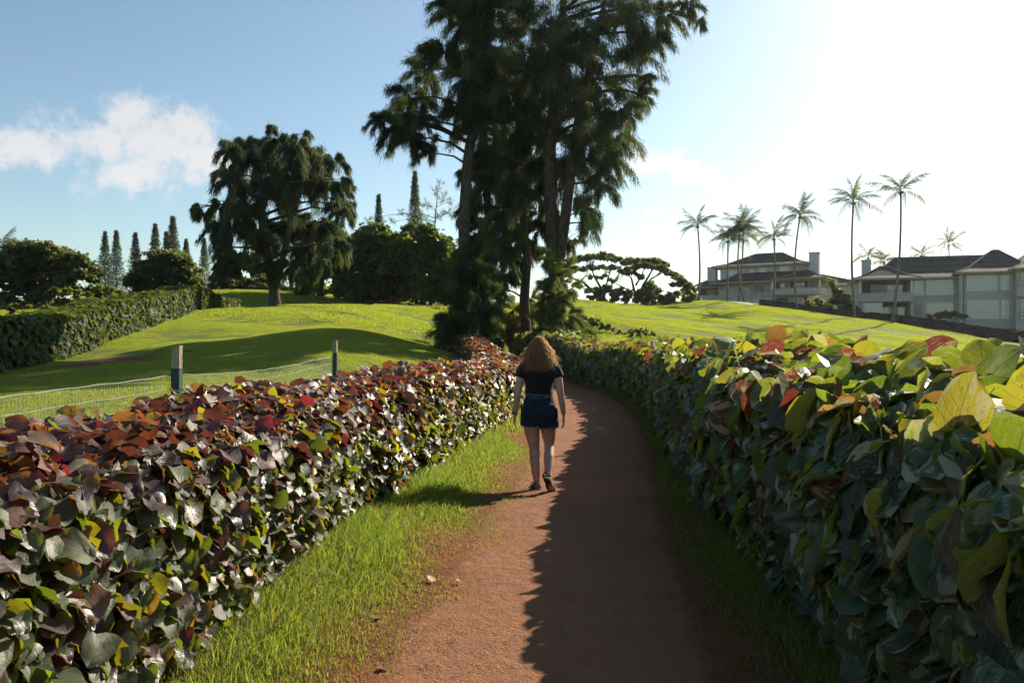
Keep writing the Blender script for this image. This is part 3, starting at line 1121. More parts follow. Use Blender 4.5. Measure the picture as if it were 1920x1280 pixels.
# ------------------------------------------------------------------ clipped dark hedge on the lawn
def clipped_hedge(name, label, pts, H, Wd, n_, size, seed):
    p = np.array(pts, float)
    rng = np.random.default_rng(seed)
    seg = np.linalg.norm(np.diff(p, axis=0), axis=1)
    s = np.concatenate([[0], np.cumsum(seg)])
    q = rng.random(n_) * s[-1]
    cx = np.interp(q, s, p[:, 0])
    cyy = np.interp(q, s, p[:, 1])
    dxy = np.stack([np.interp(q + .3, s, p[:, 0]) - np.interp(q - .3, s, p[:, 0]), np.interp(q + .3, s, p[:, 1]) - np.interp(q - .3, s, p[:, 1])], -1)
    dxy /= np.maximum(np.linalg.norm(dxy, axis=1, keepdims=True), 1e-6)
    outv = np.stack([dxy[:, 1], -dxy[:, 0], np.zeros(n_)], -1)        # towards +x
    part = rng.choice(4, n_, p=[.46, .34, .14, .06])
    t = rng.random(n_)
    wv = wave(seed + 3, 2, 6, 1.2)
    bul = .12 * wv(q, t * 3)
    face, top, back, end = (part == k for k in range(4))
    lat = np.where(face, Wd / 2 + bul, np.where(top, (t - .5) * Wd, np.where(back, -Wd / 2, (t - .5) * Wd)))
    hh = np.where(top, H + .1 * wv(q * 1.3, t), rng.random(n_) * H)
    alng = np.stack([dxy[:, 0], dxy[:, 1], np.zeros(n_)], -1)
    cx = np.where(end, p[-1, 0], cx)
    cyy = np.where(end, p[-1, 1], cyy)
    base = np.stack([cx, cyy, gz(cx, cyy) + hh], -1) + outv * lat[:, None]
    up = np.array([[0, 0, 1.0]])
    dirn = np.where(face[:, None], outv, np.where(top[:, None], up, np.where(back[:, None], -outv, alng)))
    base -= dirn * np.abs(rng.normal(0, .05, n_))[:, None]
    nrm = dirn + up * .35 + rng.normal(size=(n_, 3)) * .45
    tip = -up + rng.normal(size=(n_, 3)) * .6
    sc = size * rng.uniform(.6, 1.4, n_)
    root = empty(name, (p[0, 0], p[0, 1], 0))
    o = np.array([p[0, 0], p[0, 1], 0])
    tr = np.random.default_rng(seed + 8)
    temps = [leaf_template([0, .45], 3, fold=.2, curl=.2, wavy=.04, rng=tr) for _ in range(3)]
    tint = rgba(pick(rng, n_, [(.03, .06, .024), (.042, .078, .028), (.06, .07, .028), (.07, .04, .025)], [4, 4, 2, .5]))
    glow = rgba(pick(rng, n_, [(.22, .30, .03), (.30, .32, .03)], [1, 1]))
    v, f_, a_ = leaves_arrays(temps, rng.integers(0, 3, n_), base - o, frames(nrm, tip), sc, tint, glow, rng.random(n_))
    tag(mesh_obj('foliage', v, f_, M['leaf_hedge'], root, a_, smooth=True), kind='stuff')
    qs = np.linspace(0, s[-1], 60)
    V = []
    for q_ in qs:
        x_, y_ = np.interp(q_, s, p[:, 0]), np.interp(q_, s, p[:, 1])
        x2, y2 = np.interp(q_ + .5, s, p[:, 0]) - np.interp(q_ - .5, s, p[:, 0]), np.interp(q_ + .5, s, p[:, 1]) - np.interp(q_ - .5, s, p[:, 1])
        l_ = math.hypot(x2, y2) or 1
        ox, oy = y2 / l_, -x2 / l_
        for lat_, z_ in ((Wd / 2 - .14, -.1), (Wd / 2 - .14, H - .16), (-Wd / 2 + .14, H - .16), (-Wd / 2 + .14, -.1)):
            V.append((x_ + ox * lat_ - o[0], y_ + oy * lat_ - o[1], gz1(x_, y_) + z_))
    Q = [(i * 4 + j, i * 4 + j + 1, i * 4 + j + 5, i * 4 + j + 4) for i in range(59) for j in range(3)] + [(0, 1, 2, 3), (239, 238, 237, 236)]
    mesh_obj('twig_light_block', V, Q, M['litter'], root)  # solid core added inside the leaves to block light
    tag(root, label, 'hedge')
    return root


clipped_hedge('clipped_hedge', 'long clipped dark green hedge standing on the lawn behind the wire fence',
              [(-15.2, 17), (-16.0, 22), (-17.0, 27), (-19.5, 40), (-22, 55), (-24.0, 67)], 1.62, 2.0, 19000, .2, 300)


# ------------------------------------------------------------------ trees
def limb_paths(base_pts, base_r, lobes, rng, droop=0.0):
    """trunk polyline plus a curved limb from the trunk to each lobe; returns a MB"""
    mb = MB()
    bp = [Vector(p) for p in base_pts]
    mb.tube(bp, base_r, 9)
    for (c, r) in lobes:
        c = Vector(c)
        # leave the trunk below the lobe
        best, bi = None, 0
        for i in range(1, len(bp)):
            for t in (0.25, 0.6, 1.0):
                p = bp[i - 1].lerp(bp[i], t)
                w = (c - p).length + max(0, p.z - (c.z - 0.5 * r)) * 3
                if best is None or w < best[0]:
                    best, bi = (w, p, i, t), i
        p = best[1]
        rr = base_r[best[2] - 1] * (1 - best[3]) + base_r[best[2]] * best[3]
        L = (c - p).length
        if L < 0.3:
            continue
        m1 = p.lerp(c, .35) + Vector((rng.normal() * .06, rng.normal() * .06, .10 - droop * .5)) * L
        m2 = p.lerp(c, .7) + Vector((rng.normal() * .06, rng.normal() * .06, .08)) * L
        r0 = min(rr * .55, .02 + .022 * L)
        mb.tube([p, m1, m2, c], [r0, r0 * .75, r0 * .5, r0 * .2], 6)
        for _ in range(3):
            q = c + Vector(rng.normal(size=3).tolist()) * r * .55
            st = m2.lerp(c, rng.uniform(.1, .8))
            mb.tube([st, st.lerp(q, .5) + Vector((0, 0, .08 * r)), q], [r0 * .3, r0 * .22, r0 * .08], 4, False)
    return mb


def needle_crown(lobes, per, length, width, rng, tints, glows, hang=0.75):
    """casuarina foliage: every lobe is a bundle of arching twigs dripping with fine needles"""
    P, D, Tn, Gl, Ln = [], [], [], [], []
    for (c, r) in lobes:
        c = np.array(c)
        nt = max(10, int(16 * (r / 1.4) ** 1.2))
        k = max(6, int(1.22 * per * (r / 1.4) ** 1.6 / nt))
        tw = rng.normal(size=(nt, 3))
        tw /= np.linalg.norm(tw, axis=1, keepdims=True)
        tw[:, 2] = tw[:, 2] * .8 + .1
        for d in tw:
            s = rng.random(k) ** .75
            Lr = r * rng.uniform(.75, 1.25)
            drop = rng.uniform(.25, .8) * hang * Lr
            start = c + d * r * .12
            ax = start[None] + d[None] * (Lr * s)[:, None]
            ax[:, 2] -= drop * s ** 2.2 - .12 * Lr * np.sin(s * 3.1)
            jit = rng.normal(size=(k, 3)) * (.070 * r * (.45 + s))[:, None]
            P.append(ax + jit)
            tang = np.repeat(d[None], k, 0) * (1 - .5 * s)[:, None]
            tang[:, 2] -= 1.6 * drop / Lr * s
            dn = tang * .9 + rng.normal(size=(k, 3)) * .34 + np.array([[0, 0, -.55 * hang]])
            D.append(dn)
            v = rng.uniform(.65, 1.3)
            ti = rng.integers(0, len(tints))
            Tn.append(np.repeat(np.array([tints[ti]]) * v, k, 0))
            Gl.append(np.repeat(np.array([glows[ti % len(glows)]]) * v, k, 0))
            Ln.append(length * rng.uniform(.55, 1.3, k))
    P, D, Tn, Gl, Ln = map(np.concatenate, (P, D, Tn, Gl, Ln))
    D /= np.linalg.norm(D, axis=1, keepdims=True)
    n_ = len(P)
    side = np.cross(D, rng.normal(size=(n_, 3)))
    side /= np.linalg.norm(side, axis=1, keepdims=True)
    w = width * rng.uniform(.6, 1.3, n_)
    a = P - side * w[:, None]
    b = P + side * w[:, None]
    t = P + D * Ln[:, None]
    t[:, 2] -= Ln * .12
    V = np.stack([a, b, t], 1).reshape(-1, 3)
    F = np.arange(n_ * 3).reshape(-1, 3)
    return V, F, {'tint': rgba(np.repeat(Tn, 3, 0)), 'glow': rgba(np.repeat(Gl, 3, 0))}


def leaf_crown(lobes, per, size, rng, tints, glows, flat=0.0, shell=0.55):
    """broad-leaved foliage: small folded leaves clustered into tufts"""
    P, N_, Tn, Gl = [], [], [], []
    for (c, r) in lobes:
        c = np.array(c)
        tufts = max(6, int(14 * (r / 1.0) ** 1.3))
        k = max(8, int(per * r ** 1.7 / tufts))
        d = rng.normal(size=(tufts, 3))
        d /= np.linalg.norm(d, axis=1, keepdims=True)
        rad = r * (shell + (1 - shell) * rng.random(tufts)) * rng.uniform(.8, 1.12, tufts)
        tc_ = c + d * rad[:, None] * np.array([1, 1, 1 - flat])
        for q in range(tufts):
            p = tc_[q] + rng.normal(size=(k, 3)) * r * .19 * np.array([1, 1, .7 - .35 * flat])
            P.append(p)
            N_.append(d[q][None] * .5 + np.array([[0, 0, .6]]) + rng.normal(size=(k, 3)) * .6)
            v = rng.uniform(.6, 1.35)
            ti = rng.integers(0, len(tints))
            Tn.append(np.array([tints[ti]]) * v * rng.uniform(.8, 1.2, (k, 1)))
            Gl.append(np.array([glows[ti % len(glows)]]) * v * rng.uniform(.8, 1.2, (k, 1)))
    P, N_, Tn, Gl = map(np.concatenate, (P, N_, Tn, Gl))
    n_ = len(P)
    R = frames(N_, rng.normal(size=(n_, 3)) + np.array([[0, 0, -.5]]))
    tv = np.array([(0, 0, 0), (-.42, .45, .1), (0, 1, -.1), (.42, .45, .1)])
    s = size * rng.uniform(.6, 1.35, n_)
    V = (np.einsum('nij,vj->nvi', R, tv) * s[:, None, None] + P[:, None]).reshape(-1, 3)
    b = (np.arange(n_) * 4)[:, None]
    F = np.concatenate([b + np.array([[0, 2, 1]]), b + np.array([[0, 3, 2]])])
    return V, F, {'tint': rgba(np.repeat(Tn, 4, 0)), 'glow': rgba(np.repeat(np.clip(Gl, 0, .9), 4, 0))}


IRON_T = [(.024, .048, .026), (.032, .060, .028), (.046, .064, .028), (.020, .040, .026)]
IRON_G = [(.08, .15, .03), (.12, .19, .035), (.20, .23, .05), (.06, .12, .03)]
TREE_T = [(.030, .062, .018), (.045, .082, .020), (.036, .058, .022)]
TREE_G = [(.20, .32, .02), (.30, .40, .025), (.16, .24, .02)]
POD_T = [(.045, .068, .026), (.058, .082, .028), (.066, .078, .032)]
POD_G = [(.20, .28, .04), (.26, .33, .05), (.28, .28, .06)]


def lobes_px(lst, depth, spread, rng, yc=0.0, f=.86):
    out = []
    for e in lst:
        px, py, r = e[:3]
        dep = depth + yc + (e[3] if len(e) > 3 else rng.uniform(-spread, spread))
        out.append((unpx(px, py, dep), f * r / FPX * depth))
    return out


def shift(pts, o):
    return [(p[0] - o[0], p[1] - o[1], p[2] - o[2]) for p in pts]


def make_tree(name, label, cat, trunk_px, trunk_r, depth, lobes, style, per, size, seed, group=None, width=.012, tints=None, glows=None, bark='bark', hang=.75, flat=0.0, droop=0.0, root_flare=True):
    rng = np.random.default_rng(seed)
    tp = [unpx(a, b, depth + (c[0] if c else 0)) for a, b, *c in trunk_px]
    zb = gz1(tp[0][0], tp[0][1])
    base = (tp[0][0], tp[0][1], zb)
    tp[0] = (base[0], base[1], zb - .25)
    root = empty(name, base)
    tl = shift(tp, base)
    lb = [((c[0] - base[0], c[1] - base[1], c[2] - base[2]), r) for c, r in lobes]
    # refine and roughen the trunk line
    ref, rad = [], []
    for i in range(len(tl) - 1):
        for t in (0, .33, .66):
            p = Vector(tl[i]).lerp(Vector(tl[i + 1]), t)
            ref.append(p + Vector((rng.normal() * .03, rng.normal() * .03, 0)) * (1 if ref else 0))
            rad.append(trunk_r[i] * (1 - t) + trunk_r[i + 1] * t)
    ref.append(Vector(tl[-1]))
    rad.append(trunk_r[-1])
    if root_flare:
        rad[0] *= 1.6
        rad[1] *= 1.08
    mb = limb_paths(ref, rad, lb, rng, droop)
    mb.build('trunk', M[bark], root, smooth=True)
    if style == 'needle':
        v, f, a = needle_crown(lb, per, size, width, rng, tints or IRON_T, glows or IRON_G, hang)
        mesh_obj('crown', v, f, M['needle'], root, a)
    else:
        v, f, a = leaf_crown(lb, per, size, rng, tints or TREE_T, glows or TREE_G, flat)
        mesh_obj('crown', v, f, M['leaf_tree'], root, a)
    tag(root, label, cat, group)
    return root


rg = np.random.default_rng(400)
G_IRON = 'tall ironwood trees by the path'
# the trunk leaning on the left of the clump
L1 = [(742, 235, 50), (775, 185, 52), (800, 135, 50), (835, 95, 52), (870, 45, 58), (880, 145, 66), (806, 285, 34), (770, 262, 38), (855, 215, 55), (905, 240, 60), (905, 85, 60), (940, 150, 66),
      (880, -40, 70), (930, 20, 70), (900, -130, 70), (860, -210, 60), (950, -90, 60), (715, 225, 26), (845, 15, 36), (925, 320, 46), (785, 225, 34), (900, 180, 60)]
make_tree('ironwood_tree', 'tall ironwood with a dark leaning trunk, its crown spreading over blue sky', 'tree',
          [(862, 655), (866, 520), (870, 420), (876, 310), (888, 210), (892, 80), (890, -60), (888, -190)], [.36, .31, .30, .27, .22, .17, .11, .05], 41,
          lobes_px(L1, 41, 1.6, rg, f=.93), 'needle', 5800, .36, 401, G_IRON, width=.0155, hang=.6)
L3 = [(1000, 55, 84), (1095, 60, 84), (1175, 45, 72), (1245, 30, 46), (1290, 12, 34), (1314, 42, 16), (1200, 105, 60), (1130, 165, 84), (1205, 180, 34), (1050, 170, 84), (985, 190, 74), (1150, 255, 66),
      (1188, 222, 38), (1100, 285, 74), (1128, 345, 44), (1062, 325, 66), (1140, 300, 50), (1090, 395, 50), (1020, -60, 90), (1110, -60, 90), (1200, -50, 70), (1060, -160, 90), (1150, -150, 80), (1090, -260, 70),
      (1010, 260, 60), (1040, 110, 80), (1225, 70, 44), (1110, 420, 34), (1075, 455, 30), (1085, 200, 56, -2), (1215, 150, 22), (1160, 210, 50)]
make_tree('ironwood_tree', 'tallest ironwood tree with a forked pale trunk on the sunny side of the clump', 'tree',
          [(1046, 665), (1046, 560), (1042, 470), (1032, 380), (1030, 280), (1040, 160), (1055, 20), (1065, -120), (1075, -240)], [.52, .44, .42, .38, .33, .27, .2, .12, .05], 42,
          lobes_px(L3, 42, 2.4, rg), 'needle', 4500, .36, 402, G_IRON, width=.0155, hang=.85)
# second stem of the fork
fork = MB()
fork.tube([unpx(1046, 500, 41.8), unpx(1058, 420, 41.6), unpx(1068, 340, 41.5), unpx(1082, 240, 41.5), unpx(1105, 130, 41.6), unpx(1130, 20, 42), unpx(1150, -60, 42)], [.30, .29, .27, .24, .2, .14, .08], 9)
t3 = [o for o in COL.objects if o.name.startswith('ironwood_tree') and o.type == 'EMPTY'][-1]
fo = fork.build('forked_stem', M['bark'], t3, smooth=True)
fo.location = (-t3.location.x, -t3.location.y, -t3.location.z)
L2 = [(960, 290, 52), (1005, 250, 50), (950, 470, 44, 1), (930, 330, 50, 1), (985, 330, 50, 1), (1010, 400, 44, 1), (915, 300, 44), (1030, 470, 36, 1.5), (990, 365, 54), (945, 395, 54), (1010, 430, 44), (930, 470, 48), (975, 450, 44), (900, 425, 44), (910, 350, 40), (960, 340, 50), (1000, 300, 50), (965, 210, 56), (985, 120, 60), (885, 480, 40), (945, 520, 34), (920, 540, 36), (885, 390, 34)]
make_tree('ironwood_tree', 'slender ironwood in the middle of the clump with a bare lower trunk', 'tree',
          [(986, 650), (984, 560), (986, 480), (980, 380), (972, 260), (970, 120)], [.33, .27, .24, .2, .14, .06], 43.5,
          lobes_px(L2, 43.5, 1.6, rg), 'needle', 5600, .36, 403, G_IRON, width=.0155, hang=.9)
make_tree('ironwood_tree', 'thin ironwood trunk standing between the leaning tree and the middle one', 'tree',
          [(905, 650), (908, 560), (905, 470), (915, 380), (925, 290)], [.24, .21, .18, .14, .06], 44,
          lobes_px([(915, 300, 46), (935, 260, 46), (905, 380, 40), (880, 330, 26), (940, 430, 40), (895, 455, 40)], 44, 1.4, rg), 'needle', 5000, .36, 404, G_IRON, width=.0155, hang=.9)
# bushy young growth at their feet
SK_T = [(.030, .058, .024), (.036, .066, .024), (.028, .05, .026)]
SK_G = [(.12, .20, .03), (.15, .23, .03), (.10, .17, .03)]
make_tree('ironwood_bush', 'dense dark conical ironwood bush at the foot of the leaning trunk', 'bush',
          [(868, 655), (868, 600), (870, 520)], [.16, .12, .05], 39.5,
          lobes_px([(870, 500, 38), (850, 510, 30), (895, 510, 34), (855, 540, 42), (890, 545, 44), (870, 585, 56), (846, 610, 34), (905, 605, 44), (860, 630, 46), (895, 640, 40), (925, 640, 24), (880, 560, 50), (905, 470, 26), (878, 470, 26)], 39.5, 1.0, rg, f=1.0), 'needle', 7000, .3, 405,
          width=.013, tints=SK_T, glows=SK_G, hang=.35)
make_tree('ironwood_bush', 'feathery green ironwood bush around the forked trunk beside the lawn', 'bush',
          [(1050, 660), (1050, 620), (1052, 560)], [.14, .1, .04], 40.5,
          lobes_px([(1030, 580, 28), (1060, 590, 32), (1022, 615, 30), (1075, 620, 32), (1050, 630, 36), (1090, 630, 22), (1030, 640, 30), (1085, 600, 18), (1020, 545, 24), (1066, 545, 26), (1040, 520, 24, -1), (1048, 560, 26, -1), (1035, 490, 20, -1), (1062, 505, 20), (1012, 640, 22)], 40.5, .9, rg, f=1.05), 'needle', 6500, .3, 406,
          width=.012, tints=[(.045, .075, .026), (.052, .085, .026)], glows=[(.2, .27, .03), (.24, .3, .04)], hang=.3)

make_tree('ironwood_bush', 'sunlit feathery undergrowth filling the gap between the ironwood trunks', 'bush',
          [(960, 655), (960, 620), (962, 580)], [.12, .09, .04], 47,
          lobes_px([(940, 560, 24), (965, 580, 26), (1000, 590, 26), (950, 610, 28), (975, 625, 26), (1010, 620, 26), (930, 590, 24), (945, 640, 26), (1000, 560, 20), (925, 530, 24), (1020, 590, 20), (985, 600, 22)], 47, 1.2, rg, f=1.1), 'needle', 5200, .3, 408,
          width=.013, tints=[(.05, .075, .026), (.06, .07, .03)], glows=[(.26, .30, .03), (.34, .28, .05)], hang=.35)

# ironwood standing alone on the lawn
L5 = [(432, 285, 32), (462, 270, 30), (485, 300, 44), (520, 262, 34), (555, 275, 34), (590, 300, 40), (625, 300, 26), (640, 345, 24), (615, 350, 38), (560, 350, 54), (500, 360, 54), (440, 345, 38), (415, 385, 26), (382, 400, 20),
      (370, 388, 12), (400, 432, 26), (430, 430, 36), (440, 485, 28), (480, 440, 38), (540, 440, 46), (600, 425, 38), (640, 395, 26), (625, 460, 28), (650, 385, 16), (580, 470, 30), (520, 310, 50), (415, 470, 22), (465, 400, 40), (605, 495, 18), (640, 470, 18), (425, 320, 24),
      (510, 500, 24), (545, 500, 24), (415, 500, 14), (660, 380, 8), (645, 310, 12), (575, 250, 10), (570, 420, 36), (508, 240, 10)]
make_tree('lone_ironwood_tree', 'lone ironwood with a wide drooping crown and single trunk on the sunlit lawn', 'tree',
          [(517, 583), (513, 540), (503, 490), (492, 430), (488, 370), (505, 300)], [.50, .40, .34, .28, .2, .08], 62,
          lobes_px(L5, 62, 2.6, rg, f=.97), 'needle', 4200, .46, 407, width=.023, hang=1.15)
fk = MB()
fk.tube([unpx(514, 545, 61.9), unpx(526, 500, 61.8), unpx(540, 440, 61.6), unpx(560, 370, 61.5), unpx(580, 310, 61.5)], [.3, .27, .22, .15, .06], 8)
t5 = bpy.data.objects['lone_ironwood_tree']
fo = fk.build('forked_stem', M['bark'], t5, smooth=True)
fo.location = (-t5.location.x, -t5.location.y, -t5.location.z)


def dome(x0, x1, ytop, ybot, r, n_, rng):
    out = []
    cx, w = (x0 + x1) / 2, (x1 - x0) / 2 - r * .7
    while len(out) < n_:
        u, v = rng.uniform(-1, 1), rng.random()
        lim = math.sqrt(max(0, 1 - abs(u) ** 2.3))
        if v > lim * 1.02:
            continue
        v = v if rng.random() < .45 else lim * rng.uniform(.75, 1)
        out.append((cx + u * w, ybot - (ybot - ytop - r * .6) * v, r * rng.uniform(.7, 1.25)))
    return out


def broad(name, label, x0, x1, ytop, ybase, depth, r, n_, seed, trunks, per=900, size=.3, spread=2.5, ybot=None, tints=None, glows=None, flat=.2, bark='bark_dark', group=None, extra=None):
    rng = np.random.default_rng(seed)
    lst = dome(x0, x1, ytop, ybot or (ybase - 16), r, n_, rng) + (extra or [])
    lb = lobes_px(lst, depth, spread, rng)
    cx = trunks[0]
    tr = make_tree(name, label, 'tree', [(cx, ybase), (cx + 2, ybase - (ybase - ytop) * .25), (cx - 2, ybase - (ybase - ytop) * .55), (cx, ytop + 25)], [.3, .25, .2, .08], depth,
                   lb, 'leaf', per, size, seed, group, tints=tints, glows=glows, bark=bark, flat=flat)
    for k, tx in enumerate(trunks[1:]):
        mb = MB()
        mb.tube([unpx(tx, ybase + 4, depth + .5), unpx(tx + 4, ybase - 30, depth + .4), unpx(tx - 5 + 10 * k, ybase - 70, depth)], [.22, .16, .1], 7)
        o = mb.build('trunk', M[bark], tr, smooth=True)
        o.location = -tr.location
    return tr


G_DARK = 'round dark trees at the top of the lawn'
broad('broadleaf_tree', 'round glossy dark green tree nearest the ironwood clump at the top of the lawn', 715, 862, 418, 572, 78, 25, 56, 501, [792, 806, 780, 835], per=560, size=.40, group=G_DARK)
broad('broadleaf_tree', 'dark rounded tree in the middle of the row at the top of the lawn', 640, 760, 415, 572, 80, 25, 48, 502, [705, 722, 690], per=560, size=.40, group=G_DARK)
broad('broadleaf_tree', 'dark tree behind the drooping branches of the lone ironwood', 545, 680, 425, 572, 82, 25, 48, 503, [600, 625, 650], per=560, size=.40, group=G_DARK)
broad('broadleaf_tree', 'low dark tree to the shaded side of the lone ironwood trunk', 395, 520, 470, 560, 92, 18, 30, 504, [440, 470], per=520, size=.40, group=G_DARK, glows=[(.3, .34, .04)])
broad('spreading_tree', 'wide dark spreading tree with a flat domed crown at the edge of the picture', -70, 200, 448, 585, 76, 22, 95, 505, [62, 48, 80], per=560, size=.34, ybot=568, tints=POD_T, glows=POD_G, flat=.45)
broad('spreading_tree', 'compact dark spreading tree behind the far end of the clipped hedge', 228, 392, 466, 582, 80, 19, 70, 506, [318, 300, 345], per=560, size=.34, ybot=574, tints=TREE_T, glows=POD_G, flat=.4)


# umbrella-crowned monkeypods on the hill
def umbrella(name, label, arcs, base, limbs, depth, seed):
    rng = np.random.default_rng(seed)
    lst = []
    for (x0, y0, x1, y1, bulge, n_, r) in arcs:
        for i in range(n_):
            t = (i + rng.uniform(-.3, .3)) / max(1, n_ - 1)
            lst.append((x0 + (x1 - x0) * t, y0 + (y1 - y0) * t - bulge * 4 * t * (1 - t) + rng.uniform(-3, 3), r * rng.uniform(.75, 1.25)))
    lb = lobes_px(lst, depth, 3.5, rng)
    b = unpx(base[0], base[1], depth)
    zb = gz1(b[0], b[1])
    root = empty(name, (b[0], b[1], zb))
    o = Vector(root.location)
    mb = MB()
    for line, r0 in limbs:
        pts = [Vector(unpx(a, c, depth + rng.uniform(-1, 1))) - o for a, c in line]
        mb.tube(pts, [r0 * (1 - .75 * i / (len(pts) - 1)) for i in range(len(pts))], 6)
        e = pts[-1]
        for _ in range(7):
            near = sorted(lb, key=lambda q: (Vector(q[0]) - o - e).length)[:5]
            q = Vector(near[rng.integers(0, 5)][0]) - o
            q = q + Vector(rng.normal(size=3).tolist()) * .4
            mb.tube([pts[-2].lerp(e, rng.uniform(.3, 1)), e.lerp(q, .5) + Vector((0, 0, .3)), q], [r0 * .3, r0 * .2, r0 * .08], 4, False)
    mb.build('trunk', M['bark_dark'], root, smooth=True)
    lb = [((c[0] - o.x, c[1] - o.y, c[2] - o.z), r) for c, r in lb]
    v, f, a = leaf_crown(lb, 420, .34, rng, POD_T, POD_G, .5, .3)
    mesh_obj('crown', v, f, M['leaf_tree'], root, a)
    tag(root, label, 'tree', 'umbrella-crowned trees on the hill')
    return root


umbrella('monkeypod_tree', 'umbrella-shaped tree with bare forking limbs next to the ironwood clump',
         [(1048, 500, 1180, 492, 14, 22, 9), (1060, 515, 1170, 508, 12, 14, 8), (1045, 520, 1100, 545, 0, 6, 8), (1085, 485, 1150, 480, 4, 10, 9), (1110, 520, 1150, 525, 4, 6, 7)], (1135, 566),
         [([(1135, 570), (1130, 545), (1115, 520), (1108, 500)], .3), ([(1133, 555), (1138, 530), (1145, 505)], .22), ([(1148, 570), (1146, 535), (1160, 515), (1165, 500)], .22), ([(1120, 555), (1095, 530), (1075, 522), (1066, 510)], .26), ([(1082, 535), (1100, 515), (1103, 500)], .15)], 128, 510)
umbrella('monkeypod_tree', 'umbrella-shaped tree whose crown slopes down towards the houses',
         [(1170, 492, 1290, 535, 16, 24, 10), (1180, 502, 1275, 525, 14, 16, 9), (1175, 512, 1205, 518, 2, 5, 7), (1262, 530, 1296, 552, 3, 8, 9), (1215, 486, 1250, 494, 2, 7, 9)], (1196, 568),
         [([(1196, 570), (1188, 540), (1184, 522), (1176, 512)], .26), ([(1198, 560), (1206, 535), (1218, 515), (1226, 500)], .3), ([(1202, 545), (1222, 522), (1245, 510)], .22), ([(1196, 556), (1168, 538), (1150, 530)], .14), ([(1192, 535), (1204, 514), (1210, 500)], .16)], 124, 511)


def shrub(name, label, lst, depth, seed, per=900, size=.2, tints=None, glows=None, cat='shrub', spread=.8, group=None):
    rng = np.random.default_rng(seed)
    lb = lobes_px(lst, depth, spread, rng)
    cx = sum(q[0] for q in lst) / len(lst)
    X = (cx - 960) / FPX * depth
    zb = gz1(X, depth)
    root = empty(name, (X, depth, zb))
    lb = [((c[0] - X, c[1] - depth, c[2] - zb), r) for c, r in lb]
    mb = MB()
    for c, r in lb:
        mb.tube([(c[0] * .3, c[1] * .3, -.1), (c[0] * .6, c[1] * .6, max(.05, c[2] * .5)), c], [.05, .035, .015], 5)
    mb.build('stem', M['twig'], root)
    v, f, a = leaf_crown(lb, per, size, rng, tints or TREE_T, glows or TREE_G, .15, .35)
    mesh_obj('foliage', v, f, M['leaf_tree'], root, a)
    tag(root, label, cat, group)
    return root


YEL_T, YEL_G = [(.09, .10, .025), (.07, .10, .025)], [(.42, .40, .03), (.34, .38, .03)]
shrub('shrub', 'dark rounded shrub below the umbrella tree nearest the ironwoods', [(1120, 548, 13), (1140, 540, 13), (1160, 546, 14), (1178, 552, 12), (1110, 558, 10), (1150, 558, 14), (1170, 562, 10), (1130, 560, 12)], 118, 521, 1000, .3)
shrub('shrub', 'tall dark shrub with a slanting top below the sloping umbrella tree', [(1218, 535, 13), (1205, 548, 14), (1232, 545, 13), (1222, 556, 16), (1195, 560, 12), (1240, 560, 12), (1210, 565, 12)], 118, 522, 1000, .3)
shrub('shrub', 'yellowish green shrub on the crest of the hill before the first house', [(1255, 556, 11), (1270, 550, 10), (1262, 562, 12), (1285, 560, 10), (1298, 556, 10), (1245, 565, 8), (1225, 567, 6)], 119, 523, 1000, .28, YEL_T, YEL_G)
shrub('shrub', 'dark hedge shrub against the veranda of the first house', [(1290, 562, 10), (1305, 560, 10), (1284, 545, 10), (1296, 540, 12)], 128, 524, 1000, .28)
shrub('shrub', 'leafy bright green shrub on the edge of the rough beside the feathery bush', [(1095, 600, 13), (1110, 603, 13), (1125, 607, 12), (1140, 612, 9), (1105, 612, 12), (1085, 592, 9)], 60, 525, 1400, .15, YEL_T, TREE_G)
shrub('shrub', 'low round green shrub on the rough between the fairways', [(1185, 624, 9), (1198, 620, 10), (1212, 621, 10), (1224, 626, 8), (1200, 630, 10)], 58, 526, 1400, .14, YEL_T, TREE_G)
shrub('dry_brush', 'patch of dry brown brush between the two green shrubs', [(1148, 618, 7), (1160, 622, 7), (1172, 628, 7), (1236, 632, 7), (1248, 636, 6), (1152, 626, 6)], 59, 527, 1300, .12, [(.16, .11, .07)], [(.3, .2, .1)])
shrub('garden_shrub', 'dense green shrub with pale blooms below the first house', [(1520, 572, 11), (1535, 566, 12), (1512, 566, 8), (1550, 576, 12), (1560, 584, 10), (1530, 580, 11), (1508, 578, 7)], 116, 528, 1000, .3, [(.07, .10, .03), (.10, .13, .04)], [(.4, .46, .05)])
shrub('garden_shrub', 'tall dark green shrub in the gap between the two houses', [(1570, 545, 13), (1578, 560, 16), (1590, 570, 15), (1566, 562, 13), (1580, 583, 16), (1560, 532, 9), (1598, 584, 12)], 113, 529, 1000, .3)
shrub('garden_shrub', 'clipped round shrubs along the front of the second house', [(1742, 592, 8), (1757, 592, 8), (1772, 588, 10), (1787, 590, 9), (1808, 593, 7), (1797, 588, 8)], 103.5, 530, 1100, .24)
shrub('flowering_shrub', 'leafy shrub with dark red flowers poking up behind the variegated hedge', [(1722, 664, 12), (1738, 654, 12), (1756, 662, 13), (1774, 658, 11), (1745, 676, 16), (1790, 668, 10), (1770, 680, 14), (1715, 680, 12)], 17, 531, 6500, .07, [(.05, .085, .025), (.07, .10, .03), (.20, .02, .02)], [(.28, .36, .03), (.34, .4, .03), (.4, .03, .03)], spread=.3)
shrub('red_shrub', 'low reddish shrub under the round dark tree nearest the clump', [(735, 563, 6), (745, 566, 6), (726, 566, 5)], 74, 532, 1500, .14, [(.16, .05, .035)], [(.45, .14, .06)])
